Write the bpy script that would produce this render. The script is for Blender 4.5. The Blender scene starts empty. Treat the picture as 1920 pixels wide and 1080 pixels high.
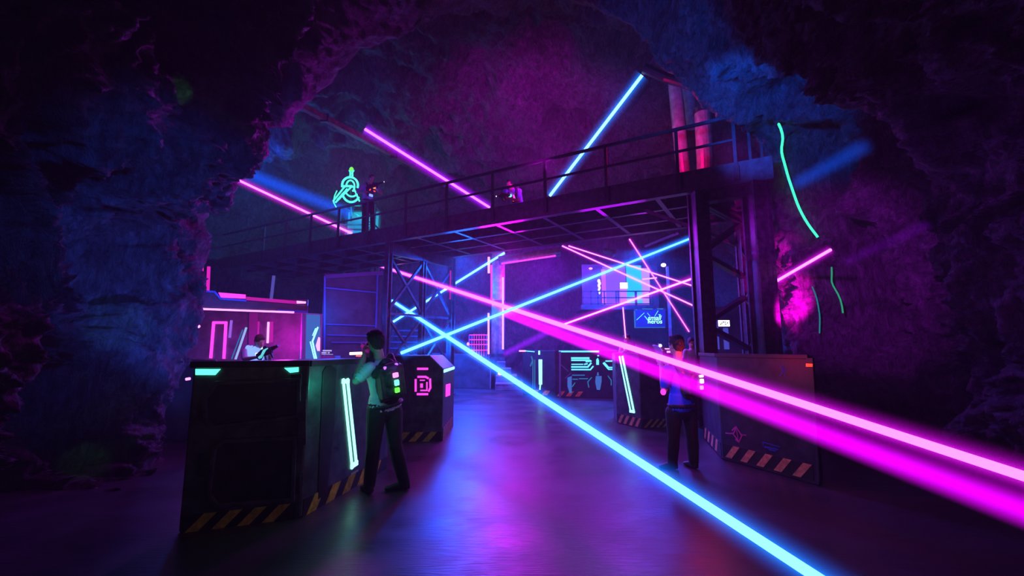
import bpy, math, random
import numpy as np
from mathutils import Vector, Matrix
from mathutils.bvhtree import BVHTree
from mathutils.kdtree import KDTree

random.seed(7)
scene = bpy.context.scene
COL = scene.collection
PI = math.pi

# ------------------------------------------------------------------ camera
FPX = 850.0
PITCH = math.atan(115.0 / FPX)
CP, SP = math.cos(PITCH), math.sin(PITCH)
CAM = Vector((0.0, 0.0, 1.5))
cam_d = bpy.data.cameras.new('camera')
cam = bpy.data.objects.new('camera', cam_d)
COL.objects.link(cam)
cam.location = CAM
cam.rotation_euler = (PI / 2 + PITCH, 0, 0)
cam_d.sensor_width = 36.0
cam_d.lens = 36.0 * FPX / 1920.0
cam_d.clip_start = 0.05
cam_d.clip_end = 200
scene.camera = cam


def ray(px, py):
    u = (px - 960.0) / FPX
    v = (540.0 - py) / FPX
    return Vector((u, CP - v * SP, SP + v * CP))


def P(px, py, Y):
    """world point seen at (px, py) at world depth Y"""
    d = ray(px, py)
    return CAM + d * (Y / d.y)


def G(px, py, z=0.0):
    d = ray(px, py)
    return CAM + d * ((z - CAM.z) / d.z)


def PX(p):
    q = Vector(p) - CAM
    dep = q.y * CP + q.z * SP
    return (960 + FPX * q.x / dep, 540 - FPX * (-q.y * SP + q.z * CP) / dep)


# ------------------------------------------------------------------ materials
MATS = {}


def nt(mat):
    mat.use_nodes = True
    t = mat.node_tree
    t.nodes.clear()
    out = t.nodes.new('ShaderNodeOutputMaterial')
    return t, out


def surf(name, col, rough=0.5, metal=0.0, noise=0.0, scale=8.0, bump=0.0, spec=0.5, col2=None):
    """plain procedural surface: base colour broken up by noise"""
    if name in MATS:
        return MATS[name]
    m = bpy.data.materials.new(name)
    t, out = nt(m)
    b = t.nodes.new('ShaderNodeBsdfPrincipled')
    b.inputs['Base Color'].default_value = (*col, 1)
    b.inputs['Roughness'].default_value = rough
    b.inputs['Metallic'].default_value = metal
    b.inputs['Specular IOR Level'].default_value = spec
    t.links.new(b.outputs[0], out.inputs[0])
    if noise > 0 or bump > 0:
        tc = t.nodes.new('ShaderNodeTexCoord')
        n = t.nodes.new('ShaderNodeTexNoise')
        n.inputs['Scale'].default_value = scale
        n.inputs['Detail'].default_value = 6
        n.inputs['Roughness'].default_value = 0.65
        t.links.new(tc.outputs['Object'], n.inputs['Vector'])
        if noise > 0:
            mx = t.nodes.new('ShaderNodeMixRGB')
            c2 = col2 or tuple(min(1, c * (1 + noise * 1.6) + 0.01 * noise) for c in col)
            mx.inputs[1].default_value = (*[c * (1 - 0.5 * noise) for c in col], 1)
            mx.inputs[2].default_value = (*c2, 1)
            rp = t.nodes.new('ShaderNodeValToRGB')
            rp.color_ramp.elements[0].position = 0.38
            rp.color_ramp.elements[1].position = 0.68
            t.links.new(n.outputs['Fac'], rp.inputs[0])
            t.links.new(rp.outputs[0], mx.inputs[0])
            t.links.new(mx.outputs[0], b.inputs['Base Color'])
            mr = t.nodes.new('ShaderNodeMapRange')
            mr.inputs['To Min'].default_value = max(0.05, rough - 0.14)
            mr.inputs['To Max'].default_value = min(1, rough + 0.14)
            t.links.new(n.outputs['Fac'], mr.inputs[0])
            t.links.new(mr.outputs[0], b.inputs['Roughness'])
        if bump > 0:
            bp = t.nodes.new('ShaderNodeBump')
            bp.inputs['Strength'].default_value = bump
            bp.inputs['Distance'].default_value = 0.02
            t.links.new(n.outputs['Fac'], bp.inputs['Height'])
            t.links.new(bp.outputs[0], b.inputs['Normal'])
    MATS[name] = m
    return m


def glow(name, col, strength):
    """emissive surface for lamps, tubes and glows put into other parts"""
    if name in MATS:
        return MATS[name]
    m = bpy.data.materials.new(name)
    t, out = nt(m)
    e = t.nodes.new('ShaderNodeEmission')
    e.inputs[0].default_value = (*col, 1)
    e.inputs[1].default_value = strength
    t.links.new(e.outputs[0], out.inputs[0])
    MATS[name] = m
    return m


def halo_mat(name, col, strength, R, power=2.2, inner=None, hot=0.0):
    """laser-lit fog inside a beam: emission density falling off with the distance from the beam axis (object Z)"""
    m = bpy.data.materials.new(name)
    t, out = nt(m)
    tc = t.nodes.new('ShaderNodeTexCoord')
    sx = t.nodes.new('ShaderNodeSeparateXYZ')
    t.links.new(tc.outputs['Object'], sx.inputs[0])
    cx = t.nodes.new('ShaderNodeCombineXYZ')
    t.links.new(sx.outputs[0], cx.inputs[0])
    t.links.new(sx.outputs[1], cx.inputs[1])
    ln = t.nodes.new('ShaderNodeVectorMath')
    ln.operation = 'LENGTH'
    t.links.new(cx.outputs[0], ln.inputs[0])
    mr = t.nodes.new('ShaderNodeMapRange')
    mr.inputs['From Min'].default_value = 0
    mr.inputs['From Max'].default_value = R
    mr.inputs['To Min'].default_value = 1
    mr.inputs['To Max'].default_value = 0
    t.links.new(ln.outputs['Value'], mr.inputs[0])
    shaders = []
    for c, st, pwr in ((col, strength, power), (inner, hot, power * 3.2)):
        if c is None or st <= 0:
            continue
        pw = t.nodes.new('ShaderNodeMath')
        pw.operation = 'POWER'
        pw.inputs[1].default_value = pwr
        t.links.new(mr.outputs[0], pw.inputs[0])
        ml = t.nodes.new('ShaderNodeMath')
        ml.operation = 'MULTIPLY'
        ml.inputs[1].default_value = st
        t.links.new(pw.outputs[0], ml.inputs[0])
        e = t.nodes.new('ShaderNodeEmission')
        e.inputs[0].default_value = (*c, 1)
        t.links.new(ml.outputs[0], e.inputs[1])
        shaders.append(e)
    if len(shaders) == 2:
        ad = t.nodes.new('ShaderNodeAddShader')
        t.links.new(shaders[0].outputs[0], ad.inputs[0])
        t.links.new(shaders[1].outputs[0], ad.inputs[1])
        t.links.new(ad.outputs[0], out.inputs['Volume'])
    else:
        t.links.new(shaders[0].outputs[0], out.inputs['Volume'])
    m.cycles.volume_step_rate = 0.2
    return m


# ------------------------------------------------------------------ objects
def tag(o, label=None, cat=None, group=None, kind=None):
    if label:
        o['label'] = label
    if cat:
        o['category'] = cat
    if group:
        o['group'] = group
    if kind:
        o['kind'] = kind
    elif cat:
        o['kind'] = 'thing'
    return o


def thing(name, label, cat, loc=(0, 0, 0), group=None):
    o = bpy.data.objects.new(name, None)
    COL.objects.link(o)
    o.empty_display_size = 0.2
    o.location = loc
    return tag(o, label, cat, group)


def world_loc(o):
    l = Vector((0, 0, 0))
    while o is not None:
        l += o.location
        o = o.parent
    return l


class MB:
    """collects shapes in world coordinates and links them as ONE mesh object"""

    def __init__(self):
        self.v, self.f, self.m = [], [], []

    def add(self, verts, faces, mi=0):
        b = len(self.v)
        self.v.extend(Vector(p) for p in verts)
        self.f.extend(tuple(b + i for i in f) for f in faces)
        self.m.extend([mi] * len(faces))
        return self

    def hexa(self, c8, mi=0):
        return self.add(c8, [(0, 3, 2, 1), (4, 5, 6, 7), (0, 1, 5, 4), (1, 2, 6, 5), (2, 3, 7, 6), (3, 0, 4, 7)], mi)

    def box(self, c, s, mi=0, rz=0.0, R=None):
        c = Vector(c)
        h = Vector(s) * 0.5
        R = R or Matrix.Rotation(rz, 3, 'Z')
        pts = [(-1, -1, -1), (1, -1, -1), (1, 1, -1), (-1, 1, -1), (-1, -1, 1), (1, -1, 1), (1, 1, 1), (-1, 1, 1)]
        return self.hexa([c + R @ Vector((a * h.x, b * h.y, d * h.z)) for a, b, d in pts], mi)

    def bar(self, a, b, w, h=None, mi=0, up=(0, 0, 1)):
        """rectangular bar from a to b, w across, h along the up direction"""
        a, b = Vector(a), Vector(b)
        h = h or w
        d = (b - a).normalized()
        up = Vector(up)
        s = d.cross(up)
        if s.length < 1e-4:
            s = d.cross(Vector((0, 1, 0)))
        s.normalize()
        u = s.cross(d).normalized()
        s, u = s * w * 0.5, u * h * 0.5
        return self.hexa([a - s - u, a + s - u, a + s + u, a - s + u, b - s - u, b + s - u, b + s + u, b - s + u], mi)

    def hbeam(self, a, b, w, h, side, mi=0, tf=0.03):
        """rolled I-section from a to b; flanges w wide lie across 'side' direction"""
        a, b = Vector(a), Vector(b)
        d = (b - a).normalized()
        side = Vector(side)
        side = (side - d * side.dot(d)).normalized()
        o = d.cross(side).normalized()
        for k in (-1, 1):
            off = o * (k * (h - tf) / 2)
            self.bar(a + off, b + off, w, tf, mi, up=o)
        self.bar(a, b, tf * 0.8, h, mi, up=o)
        return self

    def tube(self, pts, r, n=8, mi=0, caps=True, closed=False):
        pts = [Vector(p) for p in pts]
        m = len(pts)
        rings = []
        prev = None
        for i, p in enumerate(pts):
            if closed:
                d = pts[(i + 1) % m] - pts[i - 1]
            else:
                d = pts[min(i + 1, m - 1)] - pts[max(i - 1, 0)]
            if d.length < 1e-9:
                d = Vector((0, 0, 1))
            d.normalize()
            if prev is None:
                x = d.cross(Vector((0.13, 0.31, 0.94)))
                if x.length < 1e-3:
                    x = d.cross(Vector((1, 0, 0)))
            else:
                x = prev - d * prev.dot(d)
            x.normalize()
            prev = x
            y = d.cross(x)
            rr = r[i] if isinstance(r, (list, tuple)) else r
            rings.append([p + (x * math.cos(2 * PI * k / n) + y * math.sin(2 * PI * k / n)) * rr for k in range(n)])
        vs = [q for rg in rings for q in rg]
        fs = []
        for i in range(m if closed else m - 1):
            j = (i + 1) % m
            for k in range(n):
                k2 = (k + 1) % n
                fs.append((i * n + k, i * n + k2, j * n + k2, j * n + k))
        if caps and not closed:
            fs.append(tuple(reversed(range(n))))
            fs.append(tuple((m - 1) * n + k for k in range(n)))
        return self.add(vs, fs, mi)

    def prism(self, poly, off, mi=0):
        """closed prism: polygon (list of points) extruded by the vector off"""
        poly = [Vector(p) for p in poly]
        n = len(poly)
        off = Vector(off)
        vs = poly + [p + off for p in poly]
        fs = [tuple(range(n)), tuple(reversed(range(n, 2 * n)))]
        fs += [(i, i + n, (i + 1) % n + n, (i + 1) % n) for i in range(n)]
        return self.add(vs, fs, mi)

    def ellipsoid(self, c, r, R=None, n=16, m=10, mi=0):
        c = Vector(c)
        R = R or Matrix.Identity(3)
        vs = [c + R @ Vector((0, 0, -r[2]))]
        for i in range(1, m):
            a = -PI / 2 + PI * i / m
            for k in range(n):
                b = 2 * PI * k / n
                vs.append(c + R @ Vector((r[0] * math.cos(a) * math.cos(b), r[1] * math.cos(a) * math.sin(b), r[2] * math.sin(a))))
        vs.append(c + R @ Vector((0, 0, r[2])))
        fs = []
        for k in range(n):
            fs.append((0, 1 + (k + 1) % n, 1 + k))
        for i in range(m - 2):
            for k in range(n):
                a, b = 1 + i * n + k, 1 + i * n + (k + 1) % n
                fs.append((a, b, b + n, a + n))
        t = len(vs) - 1
        b0 = 1 + (m - 2) * n
        for k in range(n):
            fs.append((b0 + k, b0 + (k + 1) % n, t))
        return self.add(vs, fs, mi)

    def cap(self, a, b, ra, rb, n=14, mi=0):
        """tapered capsule"""
        a, b = Vector(a), Vector(b)
        d = b - a
        L = d.length
        if L < 1e-6:
            return self.ellipsoid(a, (ra, ra, ra), mi=mi)
        d /= L
        pts, rad = [], []
        for i in range(5):
            t = PI / 2 * i / 5
            pts.append(a - d * ra * math.cos(t)); rad.append(max(1e-4, ra * math.sin(t)))
        ns = max(2, int(L / 0.03))
        for i in range(ns + 1):
            t = i / ns
            pts.append(a + d * L * t); rad.append(ra + (rb - ra) * t)
        for i in range(1, 6):
            t = PI / 2 * i / 5
            pts.append(b + d * rb * math.sin(t)); rad.append(max(1e-4, rb * math.cos(t)))
        return self.tube(pts, rad, n, mi)

    def loft(self, rings, n=20, mi=0):
        """rings: (centre, half-axis vector a, half-axis vector b); superellipse cross-sections, capped"""
        vs = []
        for c, a, b in rings:
            c, a, b = Vector(c), Vector(a), Vector(b)
            for k in range(n):
                t = 2 * PI * k / n
                ct, st = math.cos(t), math.sin(t)
                e = 0.8
                vs.append(c + a * math.copysign(abs(ct) ** e, ct) + b * math.copysign(abs(st) ** e, st))
        fs = []
        m = len(rings)
        for i in range(m - 1):
            for k in range(n):
                k2 = (k + 1) % n
                fs.append((i * n + k, i * n + k2, (i + 1) * n + k2, (i + 1) * n + k))
        fs.append(tuple(reversed(range(n))))
        fs.append(tuple((m - 1) * n + k for k in range(n)))
        return self.add(vs, fs, mi)

    def mesh(self, name, origin, mats):
        me = bpy.data.meshes.new(name)
        o = Vector(origin)
        me.from_pydata([tuple(p - o) for p in self.v], [], self.f)
        for m in mats:
            me.materials.append(m)
        if len(mats) > 1:
            me.polygons.foreach_set('material_index', self.m)
        me.update()
        return me

    def build(self, name, mats, parent=None, bevel=0.0, smooth=False, origin=None, normals=True):
        if not isinstance(mats, (list, tuple)):
            mats = [mats]
        if parent is not None:
            org = world_loc(parent)
        else:
            org = Vector(origin) if origin is not None else Vector((0, 0, 0))
        me = self.mesh(name, org, mats)
        if normals:
            import bmesh
            bm = bmesh.new()
            bm.from_mesh(me)
            bmesh.ops.recalc_face_normals(bm, faces=bm.faces)
            bm.to_mesh(me)
            bm.free()
        o = bpy.data.objects.new(name, me)
        COL.objects.link(o)
        if parent is not None:
            o.parent = parent
        else:
            o.location = org
        if bevel > 0:
            b = o.modifiers.new('bevel', 'BEVEL')
            b.width = bevel
            b.segments = 2
            b.limit_method = 'ANGLE'
        if smooth:
            for p in me.polygons:
                p.use_smooth = True
        return o


def struct(o):
    o['kind'] = 'structure'
    return o


# ------------------------------------------------------------------ noise for the rock
_rs = np.random.RandomState(11)
_perm = np.tile(_rs.permutation(256), 3)
_grad = _rs.normal(size=(256, 3))
_grad /= np.linalg.norm(_grad, axis=1)[:, None]


def pnoise(p):
    i = np.floor(p).astype(np.int64)
    f = p - i
    i &= 255
    u = f * f * f * (f * (f * 6 - 15) + 10)
    r = []
    for dx in (0, 1):
        for dy in (0, 1):
            for dz in (0, 1):
                h = _perm[_perm[_perm[i[:, 0] + dx] + i[:, 1] + dy] + i[:, 2] + dz]
                g = _grad[h]
                r.append(g[:, 0] * (f[:, 0] - dx) + g[:, 1] * (f[:, 1] - dy) + g[:, 2] * (f[:, 2] - dz))
    lerp = lambda a, b, t: a + (b - a) * t
    x00 = lerp(r[0], r[4], u[:, 0]); x01 = lerp(r[1], r[5], u[:, 0])
    x10 = lerp(r[2], r[6], u[:, 0]); x11 = lerp(r[3], r[7], u[:, 0])
    return lerp(lerp(x00, x10, u[:, 1]), lerp(x01, x11, u[:, 1]), u[:, 2]) * 1.6


def fbm(p, octv=4, lac=2.03, gain=0.5):
    a, s = 1.0, np.zeros(len(p))
    for k in range(octv):
        s += a * pnoise(p + 17.3 * k)
        p = p * lac
        a *= gain
    return s


def ridged(p, octv=4, gain=0.5):
    a, s, w = 1.0, np.zeros(len(p)), np.ones(len(p))
    for k in range(octv):
        n = 1.0 - np.abs(pnoise(p + 31.7 * k))
        n = np.clip(n, 0, 1) ** 2.2
        s += a * n * w
        w = np.clip(n * 1.3, 0, 1)
        p = p * 2.07
        a *= gain
    return s


def rock_h(p, f=0.45, amp=1.0, aniso=(1, 1, 0.5), par=None):
    """broad smooth ribs with deep pits between them, streaked along their length"""
    an = np.array(aniso)
    w = np.stack([fbm(p * 0.40 + k, 3) for k in (3.1, 47.2, 91.8)], 1)
    if par is not None:
        p = par
    q = (p + 0.8 * w) * an
    n0 = pnoise(q * f)
    n1 = pnoise(q * f * 2.1 + 13.3)
    rib0 = 1 - np.clip((n0 * 1.9) ** 2, 0, 1.5)
    rib1 = 1 - np.clip((n1 * 1.9) ** 2, 0, 1.4)
    w2 = np.stack([fbm(p * 1.3 + k, 2) for k in (7.7, 33.1, 61.9)], 1)
    q2 = (p + 0.35 * w2 + 0.6 * w) * an
    st = ridged(q2 * f * 5.2 * np.array((1.0, 1.0, 0.7)) + 3.3, 4, 0.55)
    h = 0.95 * rib0 + 0.42 * rib1 + 0.16 * st + 0.4 * fbm(p * 0.28 + 5.5, 2)
    h += 0.06 * ridged(q2 * f * 17 + 1.7, 3, 0.6) + 0.02 * fbm(p * 9.0, 2)
    return amp * (h - 1.02)


def grid_mesh(name, pts, mat, flip=False):
    """pts: (m, n, 3) array"""
    m, n = pts.shape[:2]
    me = bpy.data.meshes.new(name)
    idx = np.arange(m * n).reshape(m, n)
    q = np.stack([idx[:-1, :-1], idx[:-1, 1:], idx[1:, 1:], idx[1:, :-1]], -1).reshape(-1, 4)
    if flip:
        q = q[:, ::-1]
    me.vertices.add(m * n)
    me.vertices.foreach_set('co', pts.reshape(-1).astype(np.float32))
    nf = len(q)
    me.loops.add(nf * 4)
    me.loops.foreach_set('vertex_index', np.ascontiguousarray(q).reshape(-1).astype(np.int32))
    me.polygons.add(nf)
    me.polygons.foreach_set('loop_start', np.arange(0, nf * 4, 4, dtype=np.int32))
    me.polygons.foreach_set('use_smooth', np.ones(nf, dtype=bool))
    me.materials.append(mat)
    me.update(calc_edges=True)
    me.validate()
    o = bpy.data.objects.new(name, me)
    COL.objects.link(o)
    return o


def rock_material():
    m = bpy.data.materials.new('cave_rock')
    t, out = nt(m)
    b = t.nodes.new('ShaderNodeBsdfPrincipled')
    t.links.new(b.outputs[0], out.inputs[0])
    tc = t.nodes.new('ShaderNodeTexCoord')
    mp = t.nodes.new('ShaderNodeMapping')
    mp.inputs['Scale'].default_value = (1, 1, 0.45)
    t.links.new(tc.outputs['Object'], mp.inputs[0])
    n1 = t.nodes.new('ShaderNodeTexNoise')
    n1.inputs['Scale'].default_value = 5.5
    n1.inputs['Detail'].default_value = 9
    n1.inputs['Roughness'].default_value = 0.7
    n1.inputs['Distortion'].default_value = 1.2
    t.links.new(mp.outputs[0], n1.inputs['Vector'])
    n2 = t.nodes.new('ShaderNodeTexNoise')
    n2.inputs['Scale'].default_value = 42
    n2.inputs['Detail'].default_value = 4
    n2.inputs['Roughness'].default_value = 0.75
    t.links.new(tc.outputs['Object'], n2.inputs['Vector'])
    rp = t.nodes.new('ShaderNodeValToRGB')
    rp.color_ramp.elements[0].position = 0.33
    rp.color_ramp.elements[0].color = (0.012, 0.012, 0.013, 1)
    rp.color_ramp.elements[1].position = 0.7
    rp.color_ramp.elements[1].color = (0.13, 0.125, 0.13, 1)
    t.links.new(n1.outputs['Fac'], rp.inputs[0])
    mp3 = t.nodes.new('ShaderNodeMapping')
    mp3.inputs['Scale'].default_value = (13, 13, 3.5)
    mp3.inputs['Rotation'].default_value = (0.35, 0.25, 0)
    t.links.new(tc.outputs['Object'], mp3.inputs[0])
    n3 = t.nodes.new('ShaderNodeTexNoise')
    n3.inputs['Scale'].default_value = 1.0
    n3.inputs['Detail'].default_value = 7
    n3.inputs['Roughness'].default_value = 0.72
    n3.inputs['Distortion'].default_value = 0.8
    t.links.new(mp3.outputs[0], n3.inputs['Vector'])
    st = t.nodes.new('ShaderNodeMapRange')
    st.inputs['From Min'].default_value = 0.36
    st.inputs['From Max'].default_value = 0.66
    st.inputs['To Min'].default_value = 0.45
    st.inputs['To Max'].default_value = 1.7
    t.links.new(n3.outputs['Fac'], st.inputs[0])
    mu = t.nodes.new('ShaderNodeMixRGB')
    mu.blend_type = 'MULTIPLY'
    mu.inputs[0].default_value = 1.0
    t.links.new(rp.outputs[0], mu.inputs[1])
    t.links.new(st.outputs[0], mu.inputs[2])
    t.links.new(mu.outputs[0], b.inputs['Base Color'])
    mr = t.nodes.new('ShaderNodeMapRange')
    mr.inputs['To Min'].default_value = 0.28
    mr.inputs['To Max'].default_value = 0.8
    t.links.new(n2.outputs['Fac'], mr.inputs[0])
    t.links.new(mr.outputs[0], b.inputs['Roughness'])
    ad = t.nodes.new('ShaderNodeMath')
    ad.operation = 'MULTIPLY_ADD'
    ad.inputs[1].default_value = 0.22
    t.links.new(n2.outputs['Fac'], ad.inputs[0])
    ad2 = t.nodes.new('ShaderNodeMath')
    ad2.operation = 'MULTIPLY_ADD'
    ad2.inputs[1].default_value = 0.6
    t.links.new(n3.outputs['Fac'], ad2.inputs[0])
    t.links.new(n1.outputs['Fac'], ad2.inputs[2])
    t.links.new(ad2.outputs[0], ad.inputs[2])
    bp = t.nodes.new('ShaderNodeBump')
    bp.inputs['Strength'].default_value = 1.0
    bp.inputs['Distance'].default_value = 0.14
    t.links.new(ad.outputs[0], bp.inputs['Height'])
    t.links.new(bp.outputs[0], b.inputs['Normal'])
    return m


ROCK = rock_material()


def floor_material():
    m = bpy.data.materials.new('painted_concrete')
    t, out = nt(m)
    b = t.nodes.new('ShaderNodeBsdfPrincipled')
    t.links.new(b.outputs[0], out.inputs[0])
    tc = t.nodes.new('ShaderNodeTexCoord')
    n1 = t.nodes.new('ShaderNodeTexNoise')
    n1.inputs['Scale'].default_value = 1.1
    n1.inputs['Detail'].default_value = 8
    n1.inputs['Roughness'].default_value = 0.62
    t.links.new(tc.outputs['Object'], n1.inputs['Vector'])
    mp = t.nodes.new('ShaderNodeMapping')
    mp.inputs['Scale'].default_value = (6, 40, 6)
    mp.inputs['Rotation'].default_value = (0, 0, 0.12)
    t.links.new(tc.outputs['Object'], mp.inputs[0])
    n2 = t.nodes.new('ShaderNodeTexNoise')
    n2.inputs['Scale'].default_value = 1.0
    n2.inputs['Detail'].default_value = 5
    t.links.new(mp.outputs[0], n2.inputs['Vector'])
    rp = t.nodes.new('ShaderNodeValToRGB')
    rp.color_ramp.elements[0].position = 0.3
    rp.color_ramp.elements[0].color = (0.022, 0.022, 0.025, 1)
    rp.color_ramp.elements[1].position = 0.72
    rp.color_ramp.elements[1].color = (0.062, 0.062, 0.066, 1)
    t.links.new(n1.outputs['Fac'], rp.inputs[0])
    t.links.new(rp.outputs[0], b.inputs['Base Color'])
    ad = t.nodes.new('ShaderNodeMath')
    ad.operation = 'MULTIPLY_ADD'
    ad.inputs[1].default_value = 0.5
    t.links.new(n2.outputs['Fac'], ad.inputs[0])
    t.links.new(n1.outputs['Fac'], ad.inputs[2])
    mr = t.nodes.new('ShaderNodeMapRange')
    mr.inputs['From Min'].default_value = 0.45
    mr.inputs['From Max'].default_value = 1.05
    mr.inputs['To Min'].default_value = 0.24
    mr.inputs['To Max'].default_value = 0.5
    t.links.new(ad.outputs[0], mr.inputs[0])
    t.links.new(mr.outputs[0], b.inputs['Roughness'])
    bp = t.nodes.new('ShaderNodeBump')
    bp.inputs['Strength'].default_value = 0.35
    bp.inputs['Distance'].default_value = 0.01
    t.links.new(n2.outputs['Fac'], bp.inputs['Height'])
    t.links.new(bp.outputs[0], b.inputs['Normal'])
    return m


# ------------------------------------------------------------------ cave shell
def spline(ctrl, n):
    """Catmull-Rom through the control rows, n samples"""
    c = np.array(ctrl, float)
    c = np.vstack([2 * c[0] - c[1], c, 2 * c[-1] - c[-2]])
    m = len(c) - 3
    t = np.linspace(0, m - 1e-6, n)
    i = t.astype(int)
    f = (t - i)[:, None]
    p0, p1, p2, p3 = c[i], c[i + 1], c[i + 2], c[i + 3]
    return 0.5 * (2 * p1 + (p2 - p0) * f + (2 * p0 - 5 * p1 + 4 * p2 - p3) * f ** 2 + (3 * p1 - p0 - 3 * p2 + p3) * f ** 3)


MOUTH_PX = [(345, 1080, 6.3), (328, 960, 6.3), (300, 850, 6.4), (300, 760, 6.4), (335, 680, 6.5), (352, 590, 6.6), (345, 510, 6.7),
            (365, 430, 6.8), (415, 360, 6.9), (455, 290, 7.0), (500, 225, 7.2), (570, 170, 7.3), (670, 90, 7.5), (800, 10, 7.7),
            (960, -30, 7.8), (1100, -5, 7.9), (1200, 60, 8.1), (1290, 135, 8.4), (1365, 215, 8.7), (1420, 300, 9.0), (1445, 400, 9.3),
            (1460, 500, 9.5), (1470, 600, 9.6), (1480, 700, 9.7), (1490, 780, 9.7), (1500, 860, 9.7)]
mouth = [P(*q) for q in MOUTH_PX]
mouth[0].z = -1.2
mouth[-1].z = -1.2
mouth[1].z = min(mouth[1].z, -0.2)
mouth[-2].z = min(mouth[-2].z, -0.2)
NT = 760
mouth_s = spline([tuple(p) for p in mouth], NT)


def inward(pts):
    """unit normals of a (m, n, 3) grid, pointing to the cave axis"""
    du = np.gradient(pts, axis=0)
    dv = np.gradient(pts, axis=1)
    n = np.cross(du, dv)
    n /= np.linalg.norm(n, axis=2, keepdims=True) + 1e-9
    c = np.stack([np.zeros(pts.shape[:2]), pts[..., 1], np.full(pts.shape[:2], 2.8)], -1)
    s = np.sign(np.sum(n * (c - pts), axis=2, keepdims=True))
    s[s == 0] = 1
    return n * s


def smooth01(x):
    x = np.clip(x, 0, 1)
    return x * x * (3 - 2 * x)


NS = 250
s = np.linspace(0, 1, NS)[:, None]
near = np.zeros((NS, NT, 3))
ctr = np.array([0.0, 0.0, 2.6])
base = mouth_s.copy()
side = np.abs(base[:, 0]) / 5.0
wid = 1.0 + 0.10 * (1 - s)
near[..., 0] = base[None, :, 0] * wid
near[..., 2] = np.where(base[None, :, 2] > 2.6, 2.6 + (base[None, :, 2] - 2.6) * (1 + 0.06 * (1 - s)), base[None, :, 2])
near[..., 1] = -1.5 + (base[None, :, 1] + 1.5) * s
nrm = inward(near)
arc_len = np.concatenate([[0], np.cumsum(np.linalg.norm(np.diff(mouth_s, axis=0), axis=1))])
par = np.stack([near[..., 1], np.broadcast_to(arc_len[None, :], (NS, NT)), 0.3 * near[..., 0]], -1).reshape(-1, 3)
h = rock_h(near.reshape(-1, 3), f=0.56, amp=1.3, aniso=(1.0, 0.42, 0.5), par=par).reshape(NS, NT)
edge = smooth01((1 - s) / 0.10) * 0.6 + 0.4
def ridge_bump(p, a, b, r, amp):
    """buttress: extra rock along the line a-b"""
    a, b = np.array(a), np.array(b)
    d = b - a
    t_ = np.clip(((p - a) @ d) / (d @ d), 0, 1)
    q_ = p - (a + t_[:, None] * d)
    return amp * np.exp(-(np.sum(q_ * q_, 1) / (r * r)))


pn = near.reshape(-1, 3)
bump = ridge_bump(pn, (6.0, 8.1, -.5), (5.7, 7.9, 5.5), 1.05, .68).reshape(NS, NT)
bump -= ridge_bump(pn, (5.1, 8.6, -.5), (5.1, 8.5, 5.5), .85, .7).reshape(NS, NT)
bump += ridge_bump(pn, (-5.2, 5.2, -.5), (-5.0, 5.5, 5.0), .8, .05).reshape(NS, NT)
near_d = near + nrm * (h * edge + bump)[..., None]
for lx, ly in ((4.68, 8.40), (3.80, 8.95), (5.50, 10.6)):          # rock cut back around the tower legs
    dx, dy = near_d[..., 0] - lx, near_d[..., 1] - ly
    r_ = np.sqrt(dx * dx + dy * dy) + 1e-6
    f_ = np.where((r_ < .55) & (near_d[..., 2] < 4.3), .55 / r_, 1.0)
    near_d[..., 0] = lx + dx * f_
    near_d[..., 1] = ly + dy * f_
NEAR_END = near_d[-1].copy()

# chamber beyond the throat
tt = np.linspace(0, 1, NT)
ang = np.interp(tt, [0, 0.22, 0.5, 0.78, 1], [PI * 1.0, PI * 0.83, PI * 0.5, PI * 0.17, 0])
CH = [(-12.0, -1.2), (-12.3, 1.0), (-12.4, 3.5), (-12.0, 6.0), (-10.6, 8.4), (-7.8, 10.0), (-4.0, 10.8), (0.0, 11.0),
      (4.0, 10.7), (7.6, 9.8), (10.0, 8.0), (11.2, 5.6), (11.6, 3.2), (11.6, 1.0), (11.4, -1.2)]
ch = spline(CH, NT)
NC = 210
YB = 25.0
sc_ = np.linspace(0, 1, NC)[:, None]
cham = np.zeros((NC, NT, 3))
ym = mouth_s[None, :, 1]
cham[..., 1] = ym + (YB - ym) * sc_
k = smooth01((cham[..., 1] - ym) / 3.2)
k = np.sqrt(np.clip(k, 0, 1))
shrink = 1 - 0.10 * sc_
cham[..., 0] = mouth_s[None, :, 0] * (1 - k) + ch[None, :, 0] * k * shrink
cham[..., 2] = mouth_s[None, :, 2] * (1 - k) + (np.where(ch[None, :, 1] > 0, ch[None, :, 1] * (1 - 0.16 * sc_), ch[None, :, 1])) * k
nrm = inward(cham)
h = rock_h(cham.reshape(-1, 3) + 40, f=0.42, amp=0.9, aniso=(1.0, 1.0, 1.0)).reshape(NC, NT)
dent = ridge_bump(cham.reshape(-1, 3), (-9.5, 18.6, 4.0), (-7.5, 19.5, 9.0), 3.0, 1.6).reshape(NC, NT)
cham_d = cham + nrm * (h - dent)[..., None]
w = smooth01(sc_ / 0.06)
cham_d = NEAR_END[None] * (1 - w[..., None]) + cham_d * w[..., None]
cham_d[0] = NEAR_END

c1, c2 = int(NT * 0.40), int(NT * 0.60)
rocks = []
for nm, a, b in (('wall_left', 0, c1 + 1), ('ceiling', c1, c2 + 1), ('wall_right', c2, NT)):
    g = np.concatenate([near_d[:, a:b], cham_d[1:, a:b]], 0)
    rocks.append(struct(grid_mesh(nm, g, ROCK)))
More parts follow.
